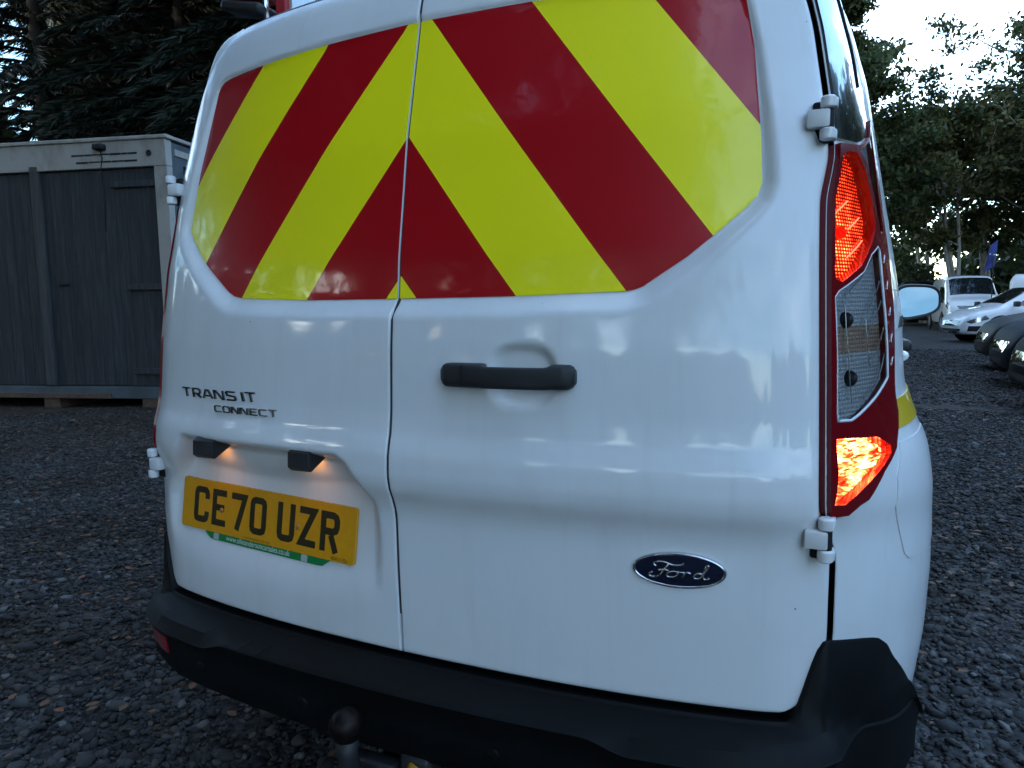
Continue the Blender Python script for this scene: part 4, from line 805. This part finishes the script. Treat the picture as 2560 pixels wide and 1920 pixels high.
def broadleaf(name, label, loc, H, R, base, nleaf, size, m, bark=BARK, stems=1, group=None, lean=0., nl=26):
    t = thing(name, label, 'tree', loc, 0, group); L = np.array(loc); tk = MB(); tips = []
    for s in range(stems):
        off = np.array([rng.normal(0, .35*(stems > 1)), rng.normal(0, .35*(stems > 1)), 0]); drift = rng.normal(0, .06, 2)+[lean, 0]
        hs_ = np.linspace(0, 1, 9); path = np.stack([off[0]+drift[0]*H*hs_**1.4+.12*np.sin(hs_*6+s), off[1]+drift[1]*H*hs_**1.4+.12*np.cos(hs_*5+s*2), H*.93*hs_], -1); r0 = .016*H/(stems**.5)
        tk.add(*tube(L+path, r0*(1-.85*hs_)+.012, 8))
        for k in range(int(nl/stems)+4):
            h = rng.uniform(base, .97); p0 = np.array([np.interp(h, hs_, path[:, j]) for j in range(3)]); an = rng.uniform(0, 6.28); prof = math.sin(math.pi*min(1, max(0, (h-base)/(1-base)))**.75)*.9+.18
            ln = R*prof*rng.uniform(.6, 1.1); d = np.array([math.cos(an), math.sin(an), rng.uniform(.15, .8)]); q = np.linspace(0, 1, 6)[:, None]; br = p0+d*ln*q+np.array([0, 0, -.12*ln])*q**2+rng.normal(0, .04*ln, (6, 3))*q
            tk.add(*tube(L+br, np.linspace(.10*r0*4*(1-h)+.02, .008, 6), 5)); tips += [br[i] for i in (2, 3, 4, 5)]
            for _ in range(3):
                i = rng.integers(2, 6); d2 = d*.35+rvec(1)[0]*.6; sub = br[i]+d2*ln*.42*np.linspace(0, 1, 4)[:, None]; tk.add(*tube(L+sub, np.linspace(.014, .005, 4), 4)); tips += [sub[2], sub[3]]
    tk.build('trunk', bark, t); tips = np.array(tips); n = nleaf; c = tips[rng.integers(0, len(tips), n)]+np.clip(rng.normal(0, .13*R/2.2, (n, 3)), -.7, .7)*[1.15, 1.15, .75]
    a1 = rvec(n); a1[:, 2] -= .25; a1 /= np.linalg.norm(a1, axis=1, keepdims=True); a2 = np.cross(a1, rvec(n)); a2 /= np.linalg.norm(a2, axis=1, keepdims=True)+1e-9; s = size*rng.uniform(.6, 1.3, (n, 1))
    cards('crown', L+c, a1*s, a2*s*.5, m, t); return t
def conifer(name, label, loc, H, R, base, nb, nsp, group=None, wd=1.):
    t = thing(name, label, 'tree', loc, 0, group); L = np.array(loc); hs_ = np.linspace(0, 1, 8); tk = MB().add(*tube(L+np.stack([.1*np.sin(hs_*4), .08*np.cos(hs_*3), H*hs_], -1), .017*H*(1-.93*hs_)+.01, 8)); C, A1, A2 = [], [], []
    for k in range(nb):
        h = base+(1-base)*(k+rng.random())/nb; an = k*2.4+rng.normal(0, .3); ln = R*(1-h)**.75*rng.uniform(.75, 1.15)+.35; d = np.array([math.cos(an), math.sin(an), 0]); q = np.linspace(0, 1, 7)
        br = np.array([0, 0, h*H])+np.outer(q*ln, d)+np.outer(.10*ln*q-.42*ln*q**2, (0, 0, 1)); tk.add(*tube(L+br, np.linspace(.035*(1-h)+.012, .006, 7), 5))
        n = int(3.2*nsp*(.5+ln/R)); u = rng.random(n)**.8; c = np.stack([np.interp(u, q, br[:, j]) for j in range(3)], -1); side = np.cross(d, (0, 0, 1)); sw = rng.uniform(-1, 1, n)
        dirv = d*.75+np.outer(sw, side)*.75+np.outer(-rng.uniform(.15, .9, n), (0, 0, 1)); dirv /= np.linalg.norm(dirv, axis=1, keepdims=True); l_ = rng.uniform(.06, .19, n)[:, None]
        wv = np.cross(dirv, rvec(n)); wv /= np.linalg.norm(wv, axis=1, keepdims=True); C.append(c+dirv*l_); A1.append(dirv*l_); A2.append(wv*wd*rng.uniform(.007, .015, n)[:, None])
    tk.build('trunk', BARKD, t); cards('crown', L+np.vstack(C), np.vstack(A1), np.vstack(A2), L_FIR, t); return t
conifer('conifer_tree', 'dark conifer behind the container, leftmost, bright sky between its drooping branches', (-14.2, 8.6, 0), 13, 3.5, .06, 260, 90, 'conifers behind the container', wd=1.3)
conifer('conifer_tree', 'dark conifer standing behind the middle of the container top rail', (-11.3, 9.6, 0), 15, 3.5, .05, 330, 105, 'conifers behind the container', wd=2.0)
conifer('conifer_tree', 'dense dark conifer filling the gap between container and van roof', (-8.2, 9.6, 0), 15, 3.4, .05, 360, 110, 'conifers behind the container', wd=2.0)
conifer('conifer_tree', 'dark conifer directly behind the ladder clamp on the van roof', (-5.6, 10.6, 0), 15, 3.4, .05, 330, 105, 'conifers behind the container', wd=2.0)
conifer('conifer_tree', 'dark conifer mostly hidden behind the van roof beside the green rope', (-3.2, 12.5, 0), 14, 3.3, .05, 240, 80, 'conifers behind the container', wd=2.0)
def at_px(sl, Yd): return (CAM[0]+sl*(Yd+1.02), Yd, 0)
broadleaf('broadleaf_tree', 'tall pointed leafy tree rising just beside the black pillar of the van', at_px(.006, 30), 13.6, 2.6, .05, 34000, .11, L_OAK, BARKD, nl=70, group='trees behind the parked cars')
broadleaf('broadleaf_tree', 'large leafy tree reaching highest at the right edge, over the parked cars', at_px(.246, 31), 17.5, 4.2, .22, 28000, .11, L_OAK, group='trees behind the parked cars')
broadleaf('broadleaf_tree', 'shorter leafy tree with pale thin stems behind the white van front', at_px(.13, 33), 9.0, 3.4, .36, 12000, .12, L_BIRCH, stems=3, group='trees behind the parked cars')
broadleaf('broadleaf_tree', 'leafy tree with forked pale stems left of the blue flag', at_px(.165, 36), 9.2, 3.6, .36, 12000, .12, L_OAK, stems=3, group='trees behind the parked cars')
broadleaf('broadleaf_tree', 'leafy tree with slanting pale stems right of the blue flag', at_px(.215, 33), 10.2, 3.6, .34, 13000, .12, L_BIRCH, stems=3, group='trees behind the parked cars')
broadleaf('broadleaf_tree', 'low spreading leafy tree seen low between van side and door mirror', at_px(.10, 39), 10.0, 4.0, .12, 12000, .15, L_OAK, stems=2, group='trees behind the parked cars')
broadleaf('broadleaf_tree', 'leafy tree standing just outside the right edge behind the white panel van', at_px(.30, 34), 12.5, 4.2, .15, 13000, .15, L_OAK, stems=2, group='trees behind the parked cars')
broadleaf('broadleaf_tree', 'leafy tree hidden behind the van body', at_px(.0, 34), 12.0, 4.0, .15, 10000, .16, L_OAK, group='trees behind the parked cars')
def mass(name, label, n, fn, size, m):
    c = fn(n); a1 = rvec(n); a2 = np.cross(a1, rvec(n)); a2 /= np.linalg.norm(a2, axis=1, keepdims=True)+1e-9; s = size*rng.uniform(.5, 1.4, (n, 1))
    return tag(cards(name, c, a1*s, a2*s*.6, m, None), label, 'wood', kind='stuff')
def under(n):
    sl = rng.uniform(-.75, .62, n); Yd = rng.uniform(40, 46, n); z = rng.beta(1.1, 1.5, n)*(3.6+1.0*np.sin(sl*40)+.7*np.sin(sl*97)); return np.stack([CAM[0]+sl*(Yd+1), Yd, z], -1)
mass('undergrowth', 'dark undergrowth along the back of the yard', 24000, under, .34, L_OAK)
def behind(n):                                       # low tree line right round the yard
    az = rng.uniform(rad(62), rad(335), n); d = rng.uniform(20, 27, n); hmax = 5.6+1.1*np.sin(az*9)+1.0*np.sin(az*23+1)+.9*np.sin(az*51)-2.0*np.clip(np.cos((az-rad(140))*1.6), 0, 1)*(np.abs(az-rad(140)) < 1); z = rng.beta(1.1, 1.3, n)*hmax
    return np.stack([CAM[0]+d*np.sin(az), CAM[1]+d*np.cos(az), z], -1)
mass('woodland', 'low wood around the yard behind the viewer, mirrored in the van paint', 34000, behind, .42, L_OAK)
def canopy(n):                                       # tall overhanging crowns behind and left of the viewer
    cl = []
    for k in range(135):
        az = rng.uniform(rad(166), rad(279)); d = rng.uniform(9, 15); el = rng.uniform(rad(17), rad(66)); cl.append((CAM[0]+d*math.sin(az), CAM[1]+d*math.cos(az), min(1.1+d*math.tan(el), 21)))
    c = np.array(cl)[rng.integers(0, len(cl), n)]; return c+rng.normal(0, 1, (n, 3))*[1.25, 1.25, .95]
def right_wood(n):                                   # tall wood beyond the parked row, out of view to the right
    az = rng.uniform(rad(21), rad(112), n); d = rng.uniform(17, 25, n)+4*np.clip(np.cos(az), 0, 1); z = rng.beta(1.1, 1.2, n)*(9.5+1.6*np.sin(az*13)+1.2*np.sin(az*31)); return np.stack([CAM[0]+d*np.sin(az), CAM[1]+d*np.cos(az), z], -1)
mass('side_wood', 'wood along the right side of the yard beyond the parked row', 30000, right_wood, .40, L_OAK)
def left_wood(n):
    az = rng.uniform(rad(-57), rad(-8), n); d = rng.uniform(19, 27, n); z = rng.random(n)*17; return np.stack([CAM[0]+d*np.sin(az), CAM[1]+d*np.cos(az), z], -1)
mass('conifer_wood', 'near black wood closing the gaps behind the conifers', 22000, left_wood, .42, L_FIR)
mass('tall_canopy', 'tall overhanging tree crowns behind the viewer, mirrored dark in the chevron film', 90000, canopy, .25, L_FIR)

# ------------------------------------------------------------------ parked cars
def car(name, label, st, paintm, loc, rz, wheels, windows, screen, rear_screen=None, lamps=None, grille=None, intake=None, rimm=None, group='cars parked in the yard', wr=.325, extra=None):
    t = thing(name, label, 'car' if 'van' not in name else 'van', loc, rz, group); st = np.array(st); lo, hi = st[0, 0], st[-1, 0]
    T = [table(np.stack([st[:, 0], st[:, j]], -1), .035, lo, hi, .01) for j in range(1, 6)]
    def ring(x):
        hw, zl, zb, zt, ht = [float(g(x)) for g in T]; zt = max(zt, zb+.004); p = np.array([(0, zl), (hw*.86, zl), (hw*.97, zl+.07), (hw, zl+.4*(zb-zl)), (hw*.985, zl+.75*(zb-zl)), (hw*.95, zb), (ht+(hw*.95-ht)*.12, zt-.12*(zt-zb)-.01), (ht*.86, zt), (ht*.4, zt+.018), (0, zt+.022)])
        for _ in range(2):
            a, b = p[:-1]*.75+p[1:]*.25, p[:-1]*.25+p[1:]*.75; q = np.empty((2*len(a), 2)); q[0::2] = a; q[1::2] = b; p = np.vstack([p[:1], q, p[-1:]])
        return p
    xs = np.unique(np.concatenate([np.linspace(lo, hi, 70), np.linspace(hi-.3, hi, 16)])); RG = np.array([ring(x) for x in xs]); P = np.array([np.vstack([np.stack([np.full(len(r), x), r[:, 0], r[:, 1]], -1), np.stack([np.full(len(r)-2, x), -r[-2:0:-1, 0], r[-2:0:-1, 1]], -1)]) for x, r in zip(xs, RG)])
    v, f = gridmesh(P, closed=True); k = P.shape[1]; f += [tuple(range(k))[::-1], tuple(range((len(xs)-1)*k, len(xs)*k))]
    MB().add(v, f).build('body', paintm, t, local=True)
    def half(x, z): r = ring(x); return float(np.interp(z, r[1:, 1], r[1:, 0]))
    def sidefn(s, off): return lambda u, v_, w=0.: np.stack([u, [s*(half(a, b)+off) for a, b in zip(u, v_)], v_], -1)
    fx = np.linspace(hi, hi-.8, 80)
    def frontx(y, z):
        for x in fx:
            r = ring(x)
            if z <= np.interp(abs(y), r[::-1][:, 0][:len(r)//2+2], r[::-1][:, 1][:len(r)//2+2]) and abs(y) <= np.interp(z, r[1:, 1], r[1:, 0]): return x
        return hi-.8
    frontfn = lambda off: (lambda u, v_, w=0.: np.stack([[frontx(a, b)+off for a, b in zip(u, v_)], u, v_], -1))
    for s in (-1, 1):
        for pl in windows: 
            U, F_ = patch([pl], .15, None); MB().add(sidefn(s, .010)(U[:, 0], U[:, 1]), F_).build('side_window', GLASSD, t, local=True)
        if lamps: U, F_ = patch([lamps], .05, None); MB().add(sidefn(s, .008)(U[:, 0], U[:, 1]), F_).build('headlight', mat('headlight', (.25, .26, .28), rough=.15, metal=.7, coat=1), t, local=True)
        for wx in wheels:
            hw = float(T[0](wx)); 
            MB().add(*lathe([(.001, 0), (wr+.06, 0), (wr+.065, -.03)] if s > 0 else [(.001, 0), (wr+.06, 0), (wr+.065, .03)], (wx, s*(hw+.004), wr), 28, 'y')).build('wheel_arch', DARK, t, local=True)
            w = MB().add(*lathe([(wr*.66, -.02), (wr*.95, -.02), (wr, 0), (wr, .04), (wr*.95, .055), (wr*.7, .06), (wr*.64, .04)] if s > 0 else [(wr*.66, .02), (wr*.95, .02), (wr, 0), (wr, -.04), (wr*.95, -.055), (wr*.7, -.06), (wr*.64, -.04)], (wx, s*(hw-.03), wr), 28, 'y')).build('wheel', TYRE, t, local=True)
            rm = MB().add(*lathe([(wr*.66, .03), (wr*.6, .045), (wr*.55, .02), (.03, .025)] if s > 0 else [(wr*.66, -.03), (wr*.6, -.045), (wr*.55, -.02), (.03, -.025)], (wx, s*(hw-.03), wr), 24, 'y'))
            for q in range(9): an = q*2*math.pi/9; rm.add(*box((wx+math.cos(an)*wr*.33, s*(hw+.005), wr+math.sin(an)*wr*.33), (wr*.5, .02, .03), 0, rot=Matrix.Rotation(-an, 3, 'Y')))
            rm.build('rim', rimm or STEEL, w, local=True)
        MB().add(*box((screen[1]-.12, s*(float(T[0](screen[1]))+.10), float(T[2](screen[1]))+.10), (.10, .20, .14), .03)).build('door_mirror', BLACKP, t, local=True)
    def scr(x0, x1, nm):
        R_ = []
        for x in np.linspace(x0, x1, 12):
            r = ring(x); y = np.linspace(-1, 1, 13)*float(T[4](x))*.93; z = [np.interp(abs(q), r[::-1][:, 0][:len(r)//2+2], r[::-1][:, 1][:len(r)//2+2]) for q in y]; R_.append(np.stack([np.full(13, x), y, np.array(z)+.014], -1))
        MB().add(*gridmesh(np.array(R_))).build(nm, GLASSD, t, local=True)
    scr(*screen, 'windscreen')
    if rear_screen: scr(*rear_screen, 'rear_window')
    for nm, pl in (('grille', grille), ('air_intake', intake)):
        if pl is None: continue
        for q in (pl if isinstance(pl[0][0], (list, tuple)) else [pl]):
            U, F_ = patch([q], .06, None); MB().add(frontfn(.010)(U[:, 0], U[:, 1]), F_).build(nm, DARK if nm != 'grille' else GLOSSB, t, local=True)
    if extra: extra(t, frontfn, sidefn)
    return t
HATCH = [(-2.12, .66, .45, .80, .86, .5), (-2.05, .80, .25, .90, 1.05, .58), (-1.75, .88, .2, .95, 1.28, .55), (-1.3, .9, .2, .95, 1.42, .56), (0, .9, .2, .93, 1.45, .58), (.5, .9, .2, .92, 1.40, .57), (1.15, .9, .2, .90, 1.02, .64), (1.32, .9, .2, .88, .93, .70), (1.85, .87, .2, .76, .82, .68), (2.05, .80, .2, .66, .72, .62), (2.14, .66, .22, .52, .58, .48), (2.18, .42, .28, .42, .46, .3)]
VANP = [(-2.2, .78, .35, .9, 1.70, .66), (-2.1, .87, .25, .98, 1.94, .72), (0, .9, .25, .98, 1.98, .74), (.7, .9, .25, .98, 1.96, .72), (.85, .9, .25, .98, 1.89, .71), (1.5, .9, .25, 1.05, 1.28, .74), (1.62, .89, .25, 1.05, 1.21, .74), (2.0, .85, .25, 1.0, 1.10, .68), (2.12, .78, .25, .90, 1.0, .60), (2.2, .66, .28, .70, .80, .5), (2.23, .42, .35, .55, .6, .3)]
HL = [(1.62, .62), (2.02, .50), (2.10, .54), (2.02, .60), (1.70, .72)]
CWH = mat('car_white', (.72, .73, .74), rough=.35, coat=1); CBK = mat('car_black', (.005, .005, .006), rough=.6, spec=.12); CNV = mat('car_navy', (.006, .009, .018), rough=.55, spec=.14); CGR = mat('car_silver', (.020, .022, .025), rough=.5, spec=.2)
hw_ = [[(.35, .95), (.98, .95), (.45, 1.30), (.35, 1.33)], [(-1.3, .97), (.27, .95), (.27, 1.33), (-1.0, 1.32)]]
GRL = [(-.42, .44), (.42, .44), (.50, .58), (-.50, .58)]; INT = [(-.5, .24), (.5, .24), (.55, .36), (-.55, .36)]
BLKR = mat('rim_black', (.02, .02, .02), rough=.35, metal=.6)
def corner_int(t, ff, sf):
    for s in (-1, 1): U, F_ = patch([[(1.88, .30), (2.08, .30), (2.06, .44), (1.80, .44)]], .05, None); MB().add(sf(s, .009)(U[:, 0], U[:, 1]), F_).build('corner_intake', DARK, t, local=True)
car('hatchback_car', 'white hatchback with black wheels, parked facing left in front of white van', HATCH, CWH, (5.58, 21.9, 0), rad(196), (-1.25, 1.32), hw_, (.52, 1.18), (-1.9, -1.5), HL, GRL, INT, BLKR, extra=corner_int)
car('hatchback_car', 'black car nearest the viewer at the right edge of the yard', HATCH, CBK, (4.58, 7.75, 0), rad(181), (-1.25, 1.32), hw_, (.52, 1.18), (-1.9, -1.5), HL, GRL, INT)
car('hatchback_car', 'dark navy car parked second in the right hand row', HATCH, CNV, (4.82, 10.3, 0), rad(180), (-1.25, 1.32), hw_, (.52, 1.18), (-1.9, -1.5), HL, GRL, INT)
car('hatchback_car', 'dark silver car with bright grille, third in the right hand row', HATCH, CGR, (5.02, 12.8, 0), rad(179), (-1.25, 1.32), hw_, (.52, 1.18), (-1.9, -1.5), HL, GRL, INT)
vw = [[(.1, 1.02), (1.28, 1.02), (.78, 1.58), (.1, 1.62)]]; VHL = [(1.80, .90), (2.06, .80), (2.10, .88), (1.98, .99), (1.82, 1.02)]; VG = [(-.50, .80), (.50, .80), (.58, .91), (-.58, .91)]; VI = [(-.7, .28), (.7, .28), (.72, .60), (-.72, .60)]
def emb(t, ff, sf): V, f = lathe([(.001, .012), (.05, .01), (.055, 0)], n=14); MB().add(ff(.012)(V[:, 0], V[:, 1]*.8+.855)+np.outer(V[:, 2], (1, 0, 0)), f).build('emblem', CHROME, t, local=True)
car('small_van', 'white small van facing the viewer, black lower bumper, behind the hatchback', VANP, CWH, (5.02, 30.2, 0), rad(-88), (-1.35, 1.35), vw, (.86, 1.50), None, VHL, VG, VI, extra=emb, group='vans parked at the back of the yard')
car('small_van', 'white panel van side on at the right edge, black mirror and cab window', VANP, CWH, (8.25, 27.9, 0), rad(-12), (-1.35, 1.35), vw, (.86, 1.50), None, VHL, VG, VI, group='vans parked at the back of the yard')
car('small_van', 'dark blue grey van peeping over the door mirror', VANP, CNV, (4.1, 36.5, 0), rad(-92), (-1.35, 1.35), vw, (.86, 1.50), None, VHL, VG, VI, group='vans parked at the back of the yard')

# ------------------------------------------------------------------ feather flag
fl = thing('feather_flag', 'small blue feather flag on a thin pole beside the white van', 'flag', (5.45, 27.6, 0))
MB().add(*tube([(5.45, 27.6, 0), (5.45, 27.6, 1.9), (5.42, 27.6, 2.5), (5.30, 27.6, 2.98)], .015, 8)).build('pole', BLACKP, fl)
zz = np.linspace(2.12, 3.0, 14); P = np.array([[(5.36-.02+.10*(z-2.1)+s*(.15-.04*(z-2.1))+.0*z, 27.6+.03*math.sin(z*9), z+.10*s) for s in (-1, -.33, .33, 1)] for z in zz])
fo = MB().add(*gridmesh(P)).build('flag_cloth', mat('flag_blue', (.03, .045, .20), rough=.7), fl)
m_ = fo.modifiers.new('cloth', 'SOLIDIFY'); m_.thickness = .004
MB().add(*box((5.40, 27.575, 2.62), (.16, .004, .05), 0)).build('flag_print', PRINTW, fl, smooth=False)
